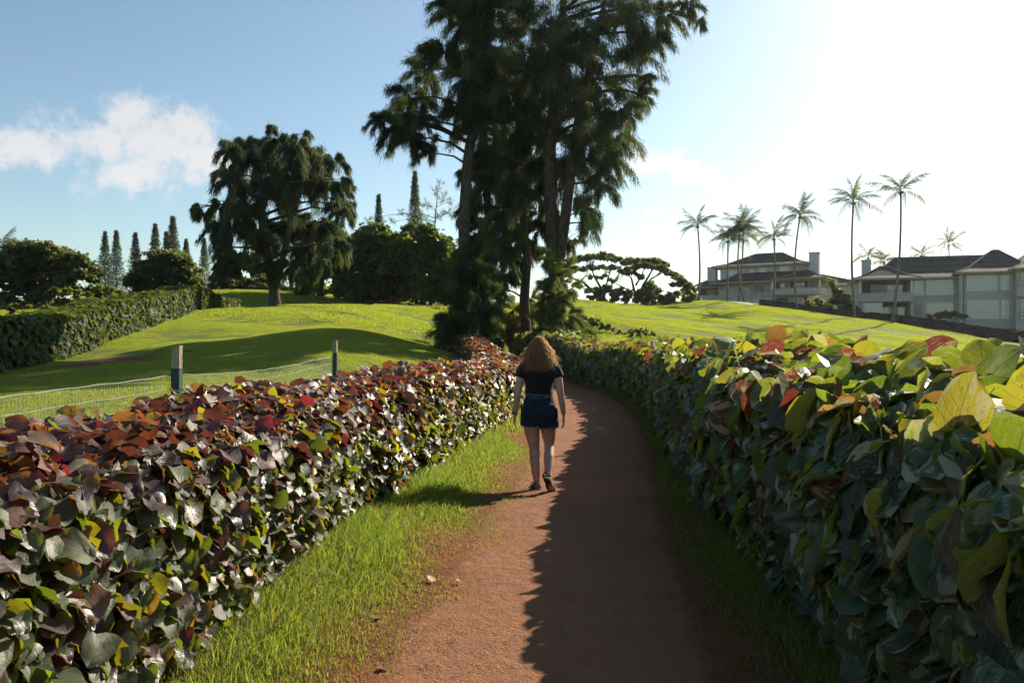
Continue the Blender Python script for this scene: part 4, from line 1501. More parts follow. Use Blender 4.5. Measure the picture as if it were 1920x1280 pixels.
shrub('red_shrub', 'strip of low reddish shrubs at the lawn edge beside the conical bush', [(775, 572, 6), (790, 575, 7), (805, 578, 7), (820, 580, 8), (768, 570, 5), (832, 582, 7)], 70, 533, 1500, .14, [(.14, .05, .035), (.10, .07, .03)], [(.42, .15, .06), (.4, .3, .05)])
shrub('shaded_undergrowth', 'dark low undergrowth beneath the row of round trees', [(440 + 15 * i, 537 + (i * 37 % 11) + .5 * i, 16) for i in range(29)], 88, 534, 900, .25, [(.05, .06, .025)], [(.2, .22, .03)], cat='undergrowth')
shrub('olive_thicket', 'olive green thicket in patchy sun below the two spreading trees', [(85 + 20 * i, 556 - (i * 53 % 14), 12) for i in range(8)] + [(10 + 24 * i, 574, 10) for i in range(4)], 70, 535, 1000, .2, YEL_T, YEL_G, cat='thicket', spread=1.5)
shrub('olive_thicket', 'pale olive thicket beyond the end of the clipped hedge', [(400 + 18 * i, 535 - (i * 31 % 12), 12) for i in range(6)], 96, 536, 900, .26, YEL_T, [(.4, .38, .05)], cat='thicket', spread=1.5)
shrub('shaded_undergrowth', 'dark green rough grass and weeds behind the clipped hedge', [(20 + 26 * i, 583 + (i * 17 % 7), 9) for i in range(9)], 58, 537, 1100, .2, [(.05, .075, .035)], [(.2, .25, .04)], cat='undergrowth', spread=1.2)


# ------------------------------------------------------------------ Norfolk pines
def pine_meshes(seed, H):
    rng = np.random.default_rng(seed)
    P, D, L = [], [], []
    z = H * .12
    while z < H * .99:
        f = z / H
        ln = (H * .21) * (1 - f) ** 1.1 * (1 - .35 * (f < .2)) + .12
        nb = rng.integers(5, 8)
        a0 = rng.uniform(0, 6.28)
        for b in range(nb):
            a = a0 + b * 6.283 / nb + rng.normal() * .12
            l_ = ln * rng.uniform(.75, 1.15)
            k = 24
            s = rng.uniform(.1, 1, k)
            d = np.array([math.cos(a), math.sin(a), 0])
            p = d[None] * (l_ * s)[:, None]
            p[:, 2] += z + .10 * l_ * s ** 2 + rng.normal(size=k) * .13
            p[:, :2] += rng.normal(size=(k, 2)) * .10
            P.append(p)
            dd = d[None] * .9 + rng.normal(size=(k, 3)) * .35
            dd[:, 2] += .5
            D.append(dd)
            L.append(np.full(k, .38))
        z += H * .017 * rng.uniform(.7, 1.3) + .04
    P, D, L = map(np.concatenate, (P, D, L))
    D /= np.linalg.norm(D, axis=1, keepdims=True)
    n_ = len(P)
    sd_ = np.cross(D, rng.normal(size=(n_, 3)))
    sd_ /= np.linalg.norm(sd_, axis=1, keepdims=True)
    V = np.stack([P - sd_ * .06, P + sd_ * .06, P + D * L[:, None]], 1).reshape(-1, 3)
    t = rgba(np.repeat(pick(rng, n_, [(.040, .062, .040), (.05, .07, .042)], [1, 1]), 3, 0))
    g_ = rgba(np.repeat(pick(rng, n_, [(.12, .16, .06)], [1]), 3, 0))
    cm = make_mesh('crown', V, np.arange(n_ * 3).reshape(-1, 3), M['needle'], {'tint': t, 'glow': g_})
    tv, tq = tube_arrays([(0, 0, -.5), (0, 0, H * .5), (0, 0, H)], [.2, .13, .02], 6)
    tm = make_mesh('trunk', tv, tq, M['bark_dark'], smooth=True)
    return cm, tm


PM = [pine_meshes(600 + i, 16.0) for i in range(3)]
PINES = [(197, 434, 150, 'Norfolk pine partly behind the wide spreading tree, its top just clear'), (218, 432, 146, 'Norfolk pine in the gap between the two spreading trees, slim and fully visible'),
         (254, 435, 150, 'Norfolk pine rising over the shaded edge of the compact spreading tree'), (291, 420, 152, 'Norfolk pine rising straight above the middle of the compact spreading tree'),
         (312, 434, 155, 'shorter Norfolk pine tight against the tallest one of the row'), (324, 404, 148, 'tallest Norfolk pine of the row on the skyline'),
         (349, 448, 150, 'smallest Norfolk pine tip showing above the compact spreading tree'), (383, 446, 128, 'Norfolk pine beside the hanging branches of the lone ironwood'),
         (710, 363, 118, 'pointed Norfolk pine above the middle of the round dark trees'), (778, 322, 112, 'tall Norfolk pine just beside the leaning ironwood crown')]
for i, (px, py, dep, lab) in enumerate(PINES):
    x, y, zt = unpx(px, py, dep)
    zb = gz1(x, y)
    r = empty('norfolk_pine', (x, y, zb), i * 1.3)
    s = (zt - zb) / 16.0
    wd = 1.0 if px < 600 else .72
    r.scale = (s * wd, s * wd, s)
    for me, nm in zip(PM[i % 3], ('crown', 'trunk')):
        o = bpy.data.objects.new(nm, me)
        COL.objects.link(o)
        o.parent = r
    tag(r, lab, 'pine tree', 'Norfolk pines on the skyline')

make_tree('wispy_tree', 'thin wispy ironwood sapling with see-through branches above the round dark trees', 'tree',
          [(812, 560), (812, 470), (816, 400), (822, 345)], [.16, .12, .07, .02], 100,
          lobes_px([(800, 385, 14), (830, 375, 14), (815, 360, 12), (840, 400, 14), (795, 410, 13), (822, 410, 14), (845, 380, 8), (825, 345, 8), (750, 400, 9), (738, 415, 9), (690, 412, 8)], 100, 1.0, rg), 'needle', 700, .55, 611, width=.014,
          glows=[(.3, .3, .12)], hang=-.3)


# ------------------------------------------------------------------ palms
def frond_mesh(seed, L=3.0, droop=.9, blow=.25):
    rng = np.random.default_rng(seed)
    n_ = 15
    s = np.linspace(0, 1, n_)
    a0 = rng.uniform(.5, .9)
    pts = np.stack([L * (s * math.cos(a0 * .5) - .06 * s ** 2), blow * L * s ** 2 * .3, L * (math.sin(a0) * s - droop * s ** 2.1)], -1)
    V, F = [], []
    for i in range(n_ - 1):
        o = len(V)
        w = .035 * (1 - s[i]) + .008
        w2 = .035 * (1 - s[i + 1]) + .008
        V += [pts[i] + (0, -w, 0), pts[i] + (0, w, 0), pts[i + 1] + (0, w2, 0), pts[i + 1] + (0, -w2, 0)]
        F += [(o, o + 1, o + 2), (o, o + 2, o + 3)]
    for side in (-1, 1):
        for q in np.linspace(.12, 1.0, 30):
            p = np.array([np.interp(q, s, pts[:, k]) for k in range(3)])
            q2 = min(1, q + .05)
            tg = np.array([np.interp(q2, s, pts[:, k]) - np.interp(q - .05, s, pts[:, k]) for k in range(3)])
            tg /= np.linalg.norm(tg)
            ll = L * .24 * math.sin(min(1, q * 1.05) * 2.6 + .45) * rng.uniform(.8, 1.1) + .08
            d = np.array([0, side, 0]) * .75 + tg * .65 + np.array([0, blow * .6, -.55 + .15 * rng.normal()])
            d /= np.linalg.norm(d)
            o = len(V)
            m = p + d * ll * .55
            e = p + d * ll + np.array([0, 0, -.18 * ll])
            V += [p - tg * .028, p + tg * .028, m + tg * .024, m - tg * .024, e]
            F += [(o, o + 1, o + 2), (o, o + 2, o + 3), (o + 3, o + 2, o + 4)]
    V = np.array(V)
    n2 = len(V)
    yel = rng.random() < .2
    t = np.repeat(np.array([[.10, .10, .03] if yel else [.036, .055, .026]]), n2, 0)
    g_ = np.repeat(np.array([[.45, .36, .04] if yel else [.13, .16, .04]]), n2, 0)
    return make_mesh('frond', V, np.array(F), M['leaf_tree'], {'tint': rgba(t), 'glow': rgba(g_)})


FR = [frond_mesh(620 + i, L=3.1 + .25 * (i % 3), droop=.45 + .2 * (i % 4), blow=.3 * ((i % 3) - 1)) for i in range(9)]
NUT = simple_mat('coconut', (.12, .11, .05), .6, .3)


def palm(label, base, crown, depth, seed, nf=17, scale=1.0, bend=0.0, tr=.17, cdepth=None, group='coconut palms around the houses'):
    rng = random.Random(seed)
    x, y, _ = unpx(base[0], base[1], depth)
    zb = gz1(x, y)
    r = empty('coconut_palm', (x, y, zb))
    c = Vector(unpx(crown[0], crown[1], cdepth or depth)) - Vector((x, y, zb))
    pts, rad = [], []
    for i in range(11):
        t = i / 10
        p = c * t + Vector((bend * math.sin(t * math.pi), 0, 0))
        pts.append((p.x, p.y, p.z - (.3 if i == 0 else 0)))
        rad.append(tr * (1.25 if i == 0 else 1 - .38 * t) * (1 + .05 * math.sin(i * 7)))
    mb = MB()
    mb.tube(pts, rad, 8)
    mb.build('trunk', M['palm_bark'], r, smooth=True)
    for k in range(nf):
        o = bpy.data.objects.new('frond', FR[rng.randrange(len(FR))])
        COL.objects.link(o)
        o.parent = r
        o.location = c + Vector((0, 0, rng.uniform(-.1, .15)))
        t = k / (nf - 1)
        pitch = math.radians(-62 + 100 * t ** .9 + rng.uniform(-8, 8))
        o.rotation_euler = (rng.uniform(-.3, .3), pitch, k * 2.4 + rng.uniform(-.25, .25))
        o.scale = [scale * 1.35 * rng.uniform(.75, 1.1)] * 3
    nb = MB()
    for k in range(6):
        a = k * 1.05
        p = c + Vector((math.cos(a) * .22, math.sin(a) * .22, -.22))
        vv, ff = tube_arrays([p + Vector((0, 0, -.13)), p + Vector((0, 0, -.07)), p + Vector((0, 0, .07)), p + Vector((0, 0, .13))], [.03, .11, .11, .03], 6)
        nb.add(vv, [list(q) for q in ff])
    nb.build('coconuts', NUT, r, smooth=True)
    tag(r, label, 'palm', group)
    return r


palm('coconut palm standing apart in front of the shaded chimney of the first house', (1310, 572), (1308, 423), 122, 701, 15, .92, .25)
palm('short coconut palm whose crown overlaps the densest palm, before the first house', (1364, 575), (1365, 450), 124, 702, 15, .85, 0)
palm('bushy coconut palm with a curved foot in front of the first house', (1396, 578), (1387, 440), 121, 703, 24, 1.02, -.6)
palm('coconut palm with upright bushy crown growing beside the curved one', (1384, 577), (1394, 425), 123, 704, 24, 1.0, .2)
palm('coconut palm rising over the ridge of the first house roof', (1450, 582), (1451, 446), 121, 705, 16, .9, .2)
palm('tall coconut palm beside the sunny chimney of the first house', (1494, 586), (1500, 405), 113, 706, 19, .98, -.5)
palm('tall slim coconut palm between the two houses with fronds blown sideways', (1603, 598), (1600, 378), 100, 707, 17, .92, -.3)
palm('tallest coconut palm, in front of the second house', (1673, 607), (1689, 358), 96, 708, 16, .86, .35)
palm('distant coconut palm showing above the ridge of the second house', (1779, 560), (1779, 458), 165, 709, 14, 1.05, .2)
palm('far palm crown behind the second house, left of its chimney stack', (1630, 560), (1628, 482), 150, 710, 13, .9, 0)
palm('far palm crown close on the lit side of the second house chimney', (1655, 560), (1658, 490), 150, 711, 16, .85, 0)
palm('palm crown barely clearing the middle of the second house ridge', (1727, 560), (1728, 478), 150, 712, 14, .75, 0)
palm('distant palm at the very edge of the picture above the wide spreading tree', (6, 545), (5, 462), 105, 713, 15, .8, .2, group='palms far off')


# ------------------------------------------------------------------ houses
def siding_mat(name, c, period=.2):
    m, n, out = new_mat(name)
    tc = n.node('ShaderNodeTexCoord')
    sp = n.node('ShaderNodeSeparateXYZ')
    n.link(tc.outputs['Object'], sp.inputs[0])
    fr = n.m('FRACT', n.m('DIVIDE', sp.outputs[2], period))
    ns = n.noise(tc.outputs['Object'], 1.5, 4.0)
    col = n.mix(n.ss(ns, .3, .7), tuple(x * .9 for x in c), tuple(min(1, x * 1.08) for x in c))
    principled(n, out, col, .75, .25, n.bump(fr, .5, .03))
    return m


M['siding'] = siding_mat('greige_siding', (.46, .43, .385))
M['trim'] = simple_mat('white_trim', (.72, .71, .68), .55, .4, .04, 3.0)
M['fascia'] = simple_mat('tan_fascia', (.34, .27, .20), .7, .3, .1, 3.0)
M['chimney'] = simple_mat('chimney_render', (.52, .51, .49), .8, .2, .06, 2.0)
M['veranda_shade'] = simple_mat('painted_veranda_shade', (.10, .085, .075), .8, .2, .2, 1.0)  # dark colour standing in for shade inside the verandas
M['rail'] = simple_mat('dark_railing', (.04, .04, .04), .5, .4)
M['blind'] = simple_mat('curtain', (.42, .44, .43), .8, .2, .15, 2.0)
m, n, out = new_mat('window_glass')
p = principled(n, out, (.17, .23, .255), .06, 1.0)
p.inputs['Coat Weight'].default_value = .6
M['glass'] = m
m, n, out = new_mat('roof_shingle')
tc = n.node('ShaderNodeTexCoord')
br = n.node('ShaderNodeTexBrick')
br.inputs['Scale'].default_value = 3.2
br.inputs['Color1'].default_value = (.050, .046, .042, 1)
br.inputs['Color2'].default_value = (.085, .075, .066, 1)
br.inputs['Mortar'].default_value = (.03, .028, .026, 1)
br.inputs['Mortar Size'].default_value = .03
mp = n.node('ShaderNodeMapping')
mp.inputs['Rotation'].default_value = (math.radians(60), 0, 0)
n.link(tc.outputs['Object'], mp.inputs[0])
n.link(mp.outputs[0], br.inputs['Vector'])
ns = n.noise(tc.outputs['Object'], 1.3, 4.0)
principled(n, out, n.mix(n.ss(ns, .35, .7, 0, .5), br.outputs[0], (.095, .085, .075)), .9, .15, n.bump(br.outputs['Fac'], .5, .03))
M['roof'] = m
M['ridge'] = simple_mat('ridge_cap', (.26, .23, .20), .8, .2)


def hip_roof(parent, x0, x1, y0, y1, ze, zr, rx0, rx1, flare=.22, name='roof', caps=True):
    """hipped roof with slightly flared eaves and a thin fascia"""
    yr = (y0 + y1) / 2
    mb = MB()
    t = .35
    a = [(x0, y0, ze), (x1, y0, ze), (x1, y1, ze), (x0, y1, ze)]
    R0, R1 = (rx0, yr, zr), (rx1, yr, zr)
    tg = [R0, R1, R1, R0]
    b = [tuple(a[i][k] + (tg[i][k] - a[i][k]) * t for k in (0, 1)) + (ze + (zr - ze) * flare,) for i in range(4)]
    v = a + b + [R0, R1]
    f = [(0, 1, 5, 4), (1, 2, 6, 5), (2, 3, 7, 6), (3, 0, 4, 7), (4, 5, 9, 8), (5, 6, 9), (6, 7, 8, 9), (7, 4, 8)]
    mb.add(v, f)
    r = mb.build(name, M['roof'], parent)
    fb = MB()
    fb.box(x0 + .02, x1 - .02, y0 + .02, y1 - .02, ze - .26, ze - .012)
    fb.build('fascia', M['fascia'], r)
    if caps:
        cb = MB()
        for i in range(4):
            lift = lambda q: (q[0], q[1], q[2] + .03)
            cb.tube([lift(a[i]), lift(b[i]), lift(tg[i])], [.075, .075, .075], 5)
        cb.tube([(rx0, yr, zr + .03), (rx1, yr, zr + .03)], [.075, .075], 5)
        cb.build('ridge_cap', M['ridge'], r)
    return r


def window(parent, x0, x1, z0, z1, y, mull=1, curtain=True, fw=.11, depth=.08, name='window', transom=False):
    mb = MB()
    mb.box(x0, x1, y - depth, y + .05, z1 - fw, z1)
    mb.box(x0 - .03, x1 + .03, y - depth - .04, y + .05, z0, z0 + fw)
    mb.box(x0, x0 + fw, y - depth + .004, y + .05, z0 + fw, z1 - fw)
    mb.box(x1 - fw, x1, y - depth + .004, y + .05, z0 + fw, z1 - fw)
    for i in range(1, mull + 1):
        xm = x0 + (x1 - x0) * i / (mull + 1)
        mb.box(xm - .035, xm + .035, y - depth + .012, y + .03, z0 + fw, z1 - fw)
    if transom:
        zm = z0 + (z1 - z0) * .24
        mb.box(x0 + fw, x1 - fw, y - depth + .018, y + .03, zm - .035, zm + .035)
    w = mb.build(name, M['trim'], parent)
    pb = MB()
    xs = [x0 + (x1 - x0) * i / (mull + 1) for i in range(mull + 2)]
    for i in range(mull + 1):
        o = MB().box(xs[i] + .06, xs[i + 1] - .06, y - .03, y - .015, z0 + fw * .8, z1 - fw * .8).build('pane', M['glass'] if (i + int(x0 * 7)) % 3 or not curtain else M['blind'], w)
    return w


def railing(parent, x0, x1, y, z0, h):
    mb = MB()
    mb.box(x0, x1, y - .03, y + .03, z0 + h - .06, z0 + h)
    k = max(2, int((x1 - x0) / .9))
    for i in range(k + 1):
        x = x0 + (x1 - x0) * i / k
        mb.box(x - .025, x + .025, y - .025, y + .025, z0, z0 + h - .06)
    mb.box(x0, x1, y - .015, y + .015, z0 + h * .45, z0 + h * .45 + .04)
    return mb.build('railing', M['rail'], parent)


def part(parent, name, mat, boxes):
    if name in ('balcony_post', 'veranda_shade_sheet'):
        return [MB().box(*b).build(name, M[mat], parent) for b in boxes]
    mb = MB()
    for b in boxes:
        mb.box(*b)
    return mb.build(name, M[mat], parent)


# --- first house: three storeys on the crest of the hill
bx, by, bz = unpx(1420, 578, 150)
h1 = empty('house', (bx, by, bz), math.radians(-32))
part(h1, 'wall', 'siding', [(-7.4, 9.2, 0, 9.5, -2.0, 4.9), (-12.6, -7.404, 1.2, 8.6, -2, 2.5), (-12.6, -7.404, 3.6, 8.6, 2.5, 4.7)])
part(h1, 'upper_wall', 'siding', [(-7.6, 7.7, 1.6, 9.2, 4.9, 8.2)])
hip_roof(h1, -8.4, 12.6, -2.6, 11.0, 4.95, 8.6, -1, 5)
hip_roof(h1, -13.9, -6.2, -.4, 9.8, 4.45, 6.4, -10.2, -9.6)
hip_roof(h1, 3.4, 13.0, -3.2, 7.0, 5.25, 7.0, 8.0, 8.8)
hip_roof(h1, -9.0, 9.2, .4, 10.4, 8.25, 10.8, -1.8, 3.4)
part(h1, 'chimney', 'chimney', [(-10.7, -9.0, 3.2, 4.6, 3.0, 8.35), (-10.8, -8.9, 3.1, 4.7, 8.35, 8.5)])
part(h1, 'chimney', 'chimney', [(9.0, 10.7, 1.4, 2.8, 3.0, 10.0), (8.9, 10.8, 1.3, 2.9, 10.0, 10.15)])
for (a, b, c, d, mu) in ((-7.3, -4.3, 6.0, 7.6, 2), (-4.1, -.9, 6.0, 7.6, 2), (-.2, 2.8, 6.15, 7.8, 1), (3.7, 5.5, 6.5, 7.9, 0)):
    window(h1, a, b, c, d, 1.6, mu)
for (a, b, c, d, mu) in ((-4.8, -1.6, 2.7, 4.5, 1), (-.8, 2.5, 2.75, 4.5, 2), (-4.8, -1.4, .25, 1.6, 1), (-.8, 2.6, .3, 1.75, 1)):
    window(h1, a, b, c, d, 0, mu)
part(h1, 'pilaster', 'siding', [(-1.42, -.98, -.22, -.004, -2, 4.9)])
part(h1, 'veranda_shade_sheet', 'veranda_shade', [(-12.2, -7.6, 3.57, 3.596, 2.62, 4.3), (3.4, 9.0, -.05, -.006, 2.7, 4.8), (3.6, 9.0, -.05, -.006, .1, 1.8)])  # thin dark sheets on the wall paint the veranda shade
part(h1, 'balcony', 'siding', [(-12.6, -7.41, .9, 1.196, 1.3, 2.8), (3.2, 11.8, -2.6, -2.4, 2.3, 3.4), (11.6, 11.8, -2.398, 4, 2.3, 3.4), (3.2, 11.6, -2.398, -.01, 2.15, 2.296)])
part(h1, 'balcony_post', 'trim', [(11.5, 11.75, -2.55, -2.3, 3.41, 5.1), (3.25, 3.5, -2.55, -2.3, 3.41, 5.1), (7.4, 7.6, -2.55, -2.35, 3.41, 5.1), (-12.5, -12.2, 1.0, 1.3, 2.81, 4.4), (-7.75, -7.45, 1.0, 1.19, 2.81, 4.4)])
railing(h1, 3.4, 11.6, -2.5, 3.4, .45)
railing(h1, -12.3, -7.6, 1.0, 2.8, .45)
window(h1, 4.2, 6.0, 2.75, 4.6, -.06, 1, name='sliding_door')
window(h1, 6.6, 8.6, 2.75, 4.6, -.06, 1, name='sliding_door')
window(h1, 5.8, 8.4, .1, 1.75, -.06, 2, name='sliding_door')
window(h1, -10.8, -8.4, 2.7, 4.2, 3.56, 1, name='sliding_door')
tag(h1, 'three-storey greige house with flared dark hip roofs and two chimneys on the hill crest', 'house', 'villas beside the fairway')

# --- roof of a third house glimpsed behind
bx, by, bz = unpx(1560, 560, 175)
h3 = empty('house', (bx, by, bz), math.radians(-20))
part(h3, 'wall', 'siding', [(-5, 9, 0, 8, -6, 3.0)])
hip_roof(h3, -6.4, 10.4, -1.2, 9.2, 3.0, 6.0, -4.2, -3.2)
for (a, b) in ((-4, -2), (0, 2.4), (4, 7)):
    window(h3, a, b, .6, 2.3, 0, 1)
tag(h3, 'house mostly hidden in the gap, only its sloping dark roof showing', 'house', 'villas beside the fairway')

# --- second house: long two-storey building behind the stone wall
bx, by, bz = unpx(1765, 600, 110)
h2 = empty('house', (bx, by, bz), math.radians(-18))
part(h2, 'wall', 'siding', [(-10.4, -3.5, 3.0, 11, -2.5, 5.8), (-3.496, 2.5, 1.4, 11, -2.5, 5.9), (2.504, 8.6, 0, 11, -2.5, 6.4), (8.604, 22, -1.6, 11, -2.5, 6.5)])
part(h2, 'wing_wall', 'siding', [(-10.4, -10.1, .3, 2.996, -2.5, 5.8), (-3.8, -3.5, .3, 2.996, -2.5, 2.6), (-10.098, -7.4, .3, .5, -2.5, .3)])
part(h2, 'balcony', 'siding', [(-10.6, -3.4, .0, .28, 2.7, 3.9), (-10.1, -3.802, .3, 2.99, 2.62, 2.8)])
part(h2, 'balcony_post', 'trim', [(-10.45, -10.15, .05, .25, 3.91, 5.8), (-3.85, -3.55, .05, .25, 3.91, 5.8)])
railing(h2, -10.0, -3.9, .12, 3.9, .5)
part(h2, 'veranda_shade_sheet', 'veranda_shade', [(-10.08, -3.82, 2.95, 2.992, 3.0, 5.6), (-7.2, -3.82, 2.95, 2.992, 0, 2.5)])  # shade under the veranda painted as flat dark sheets
window(h2, -8.6, -4.4, 3.0, 5.2, 2.9, 1, name='sliding_door')
window(h2, -10.0, -7.4, .3, 2.55, .32, 0, False)
window(h2, -7.1, -4.1, 0, 2.0, 2.9, 2, name='sliding_door')
window(h2, -3.3, -1.95, 3.5, 5.7, 1.4, 0, False)
part(h2, 'door', 'fascia', [(-3.2, -2.2, 1.34, 1.396, 0, 2.2)])
window(h2, -1.7, 1.8, 3.5, 5.75, 1.4, 0, False, transom=True)
window(h2, -1.7, 1.8, .35, 2.5, 1.4, 0, False)
part(h2, 'pilaster', 'siding', [(2.12, 2.6, -.25, -.004, -2.5, 6.3)])
part(h2, 'downpipe', 'rail', [(2.7, 2.78, -.1, -.02, -1, 6.3)])
window(h2, 3.1, 6.8, 3.9, 6.1, 0, 0, False, transom=True)
window(h2, 3.15, 7.0, .1, 2.7, 0, 0, False, transom=True)
window(h2, 7.15, 8.5, 3.9, 6.1, 0, 0, False)
window(h2, 7.2, 8.5, .1, 2.7, 0, 1, False, transom=True)
part(h2, 'balcony', 'siding', [(8.4, 14, -2.6, -2.4, 3.0, 4.1), (8.404, 8.6, -2.396, -1.61, 3.0, 4.1), (8.6, 14, -2.396, -1.61, 2.9, 3.1)])
railing(h2, 8.5, 13.8, -2.5, 4.1, .9)
railing(h2, 8.7, 13.8, -2.5, 0, .9)
for (a, b, c, d) in ((9.2, 11.4, .1, 2.6), (12, 14.5, .1, 2.6), (9.2, 11.4, 4.0, 6.1), (12, 14.5, 4.0, 6.1), (16, 19, 4, 6.1), (16, 19, .1, 2.6)):
    window(h2, a, b, c, d, -1.6, 1)
hip_roof(h2, -11.4, -2.6, -.8, 8.0, 5.95, 7.9, -7.4, -6.4)
hip_roof(h2, -9.6, 9.4, .3, 13, 6.02, 9.4, -5.0, 8.0)
hip_roof(h2, 1.6, 12.5, -1.0, 11.5, 6.5, 9.95, 7.4, 8.2)
hip_roof(h2, 7.9, 23, -3.0, 12, 6.75, 10.3, 13, 18)
part(h2, 'chimney', 'chimney', [(-9.6, -8.4, 4.4, 5.6, 5.0, 8.9), (-9.7, -8.3, 4.3, 5.7, 8.9, 9.05)])
tag(h2, 'long two-storey greige house with big picture windows behind the dark stone wall', 'house', 'villas beside the fairway')

# --- retaining wall of dark stone below the houses
m, n, out = new_mat('lava_stone')
tc = n.node('ShaderNodeTexCoord')
vo = n.node('ShaderNodeTexVoronoi')
vo.inputs['Scale'].default_value = 3.4
n.link(tc.outputs['Object'], vo.inputs['Vector'])
ve = n.node('ShaderNodeTexVoronoi', feature='DISTANCE_TO_EDGE')
ve.inputs['Scale'].default_value = 3.4
n.link(tc.outputs['Object'], ve.inputs['Vector'])
c = n.mix(n.ss(n.noise(tc.outputs['Object'], 2.0), .35, .7), (.04, .036, .033), (.085, .075, .068))
c = n.mix(n.ss(ve.outputs['Distance'], 0, .07, 1, 0), c, (.015, .013, .012))
principled(n, out, c, .9, .2, n.bump(n.ss(ve.outputs['Distance'], 0, .15), 1.0, .1))
M['stone'] = m
WL = [unpx(*q) for q in ((1425, 578, 119), (1480, 580, 116), (1540, 588, 109), (1600, 594, 103), (1674, 606, 98), (1740, 612, 96), (1800, 620, 94.5), (1860, 630, 92.5), (1930, 642, 90.5), (2050, 660, 88))]
V, F = [], []
rw = random.Random(5)
pts = []
for i in range(len(WL) - 1):
    for t in np.linspace(0, 1, 14, endpoint=False):
        pts.append([WL[i][k] * (1 - t) + WL[i + 1][k] * t for k in (0, 1)])
for i, (x, y) in enumerate(pts):
    zb = gz1(x, y)
    hgt = .85 + .45 * smooth(i, 20, 80) + rw.uniform(-.06, .06)
    j = [rw.uniform(-.05, .05) for _ in range(6)]
    V += [(x - .15 + j[0], y - .25, zb - .4), (x + j[1], y - .2 + j[2], zb + hgt * .5), (x + j[3], y - .12, zb + hgt), (x + j[4], y + .35, zb + hgt + j[5]), (x, y + .4, zb - .4)]
for i in range(len(pts) - 1):
    for k in range(4):
        F.append((i * 5 + k, (i + 1) * 5 + k, (i + 1) * 5 + k + 1, i * 5 + k + 1))
F += [(4, 3, 2, 1, 0), tuple((len(pts) - 1) * 5 + k for k in range(5))]
sw = mesh_obj('stone_wall', V, F, M['stone'])
tag(sw, 'low dark lava stone retaining wall running down the hill below the houses', 'wall')

# concrete path end on the crest
cp = MB()
for i in range(8):
    pass
cx = [unpx(1372 + 8 * i, 573.5 + .9 * i, 119.5 - .5 * i) for i in range(6)]
V, F = [], []
for q in cx:
    for o in (-.9, .9):
        V.append((q[0] + .2 * o, q[1] + o, gz1(q[0] + .2 * o, q[1] + o) + .10))
    for o in (.9, -.9):
        V.append((q[0] + .2 * o, q[1] + o, gz1(q[0] + .2 * o, q[1] + o) - .10))
for i in range(5):
    for k in range(4):
        F.append((i * 4 + k, i * 4 + (k + 1) % 4, (i + 1) * 4 + (k + 1) % 4, (i + 1) * 4 + k))
F += [(3, 2, 1, 0), (20, 21, 22, 23)]
cpo = mesh_obj('footpath', V, F, simple_mat('concrete', (.42, .39, .35), .85, .2, .1, 2.0))
tag(cpo, 'short pale concrete footpath on the crest before the first house', 'path', kind='structure')

# ------------------------------------------------------------------ wire fence
M['post_wood'] = bark_mat('weathered_wood', (.30, .23, .16), (.46, .38, .29), 8.0)
M['post_green'] = simple_mat('green_paint', (.012, .045, .042), .6, .4, .25, 20.0)
M['wire'] = simple_mat('galvanised_wire', (.34, .35, .33), .5, .5, .1, 5.0)
fence = empty('wire_fence', (-4.0, 9.5, gz1(-4, 9.5)))
fz = fence.location
for yp in (1.0, 9.5, 18.0):
    g0 = gz1(-4.0, yp) - fz.z
    w = .046
    lx = .02 if yp == 9.5 else 0
    pb = MB()
    pb.add([(-w, yp - 9.5 - w, g0 + 1.2), (w, yp - 9.5 - w, g0 + 1.2), (w, yp - 9.5 + w, g0 + 1.2), (-w, yp - 9.5 + w, g0 + 1.2),
            (-w + lx * .3, yp - 9.5 - w, g0 + 1.455), (w + lx * .3, yp - 9.5 - w, g0 + 1.47), (w + lx * .3, yp - 9.5 + w, g0 + 1.475), (-w + lx * .3, yp - 9.5 + w, g0 + 1.46)],
           [(3, 2, 1, 0), (4, 5, 6, 7), (0, 1, 5, 4), (1, 2, 6, 5), (2, 3, 7, 6), (3, 0, 4, 7)])
    po = pb.build('post', M['post_wood'], fence)
    MB().box(-w - .003, w + .003, yp - 9.5 - w - .003, yp - 9.5 + w + .003, g0 - .3, g0 + 1.198).build('painted_foot', M['post_green'], po)


def wire_z(y):
    sag = [(1.0, 9.5), (9.5, 18.0)]
    for a, b in sag:
        if a <= y <= b:
            t = (y - a) / (b - a)
            return 1.12 - .05 * 4 * t * (1 - t)
    return 1.12


ysw = np.arange(1.0, 18.001, .055)
gv_ = gz(np.full(len(ysw), -4.0), ysw) - fz.z
vm = MB()
for i, y in enumerate(ysw):
    top = gv_[i] + wire_z(y)
    x = -.055 + .012 * math.sin(y * 2.3)
    vm.tube([(x, y - 9.5, gv_[i] + .02), (x, y - 9.5, top)], [.0016, .0016], 3, False)
vm.build('upright_wires', M['wire'], fence)
hm = MB()
for k, hfrac in enumerate((1.0, .86, .72, .58, .44, .3, .16)):
    pts = [(-.055 + .012 * math.sin(y * 2.3), y - 9.5, gv_[i] + wire_z(y) * hfrac + .004 * math.sin(y * 9 + k)) for i, y in enumerate(ysw[::3])]
    # recover heights at the subsampled stations
    pts = [(-.055 + .012 * math.sin(y * 2.3), y - 9.5, gv_[3 * i] + wire_z(y) * hfrac + .004 * math.sin(y * 9 + k)) for i, y in enumerate(ysw[::3])]
    hm.tube(pts, [.0038 if k == 0 else .0024] * len(pts), 4, False)
hm.build('line_wires', M['wire'], fence)
tag(fence, 'wire mesh fence on square wooden posts with dark green feet behind the copper hedge', 'fence')


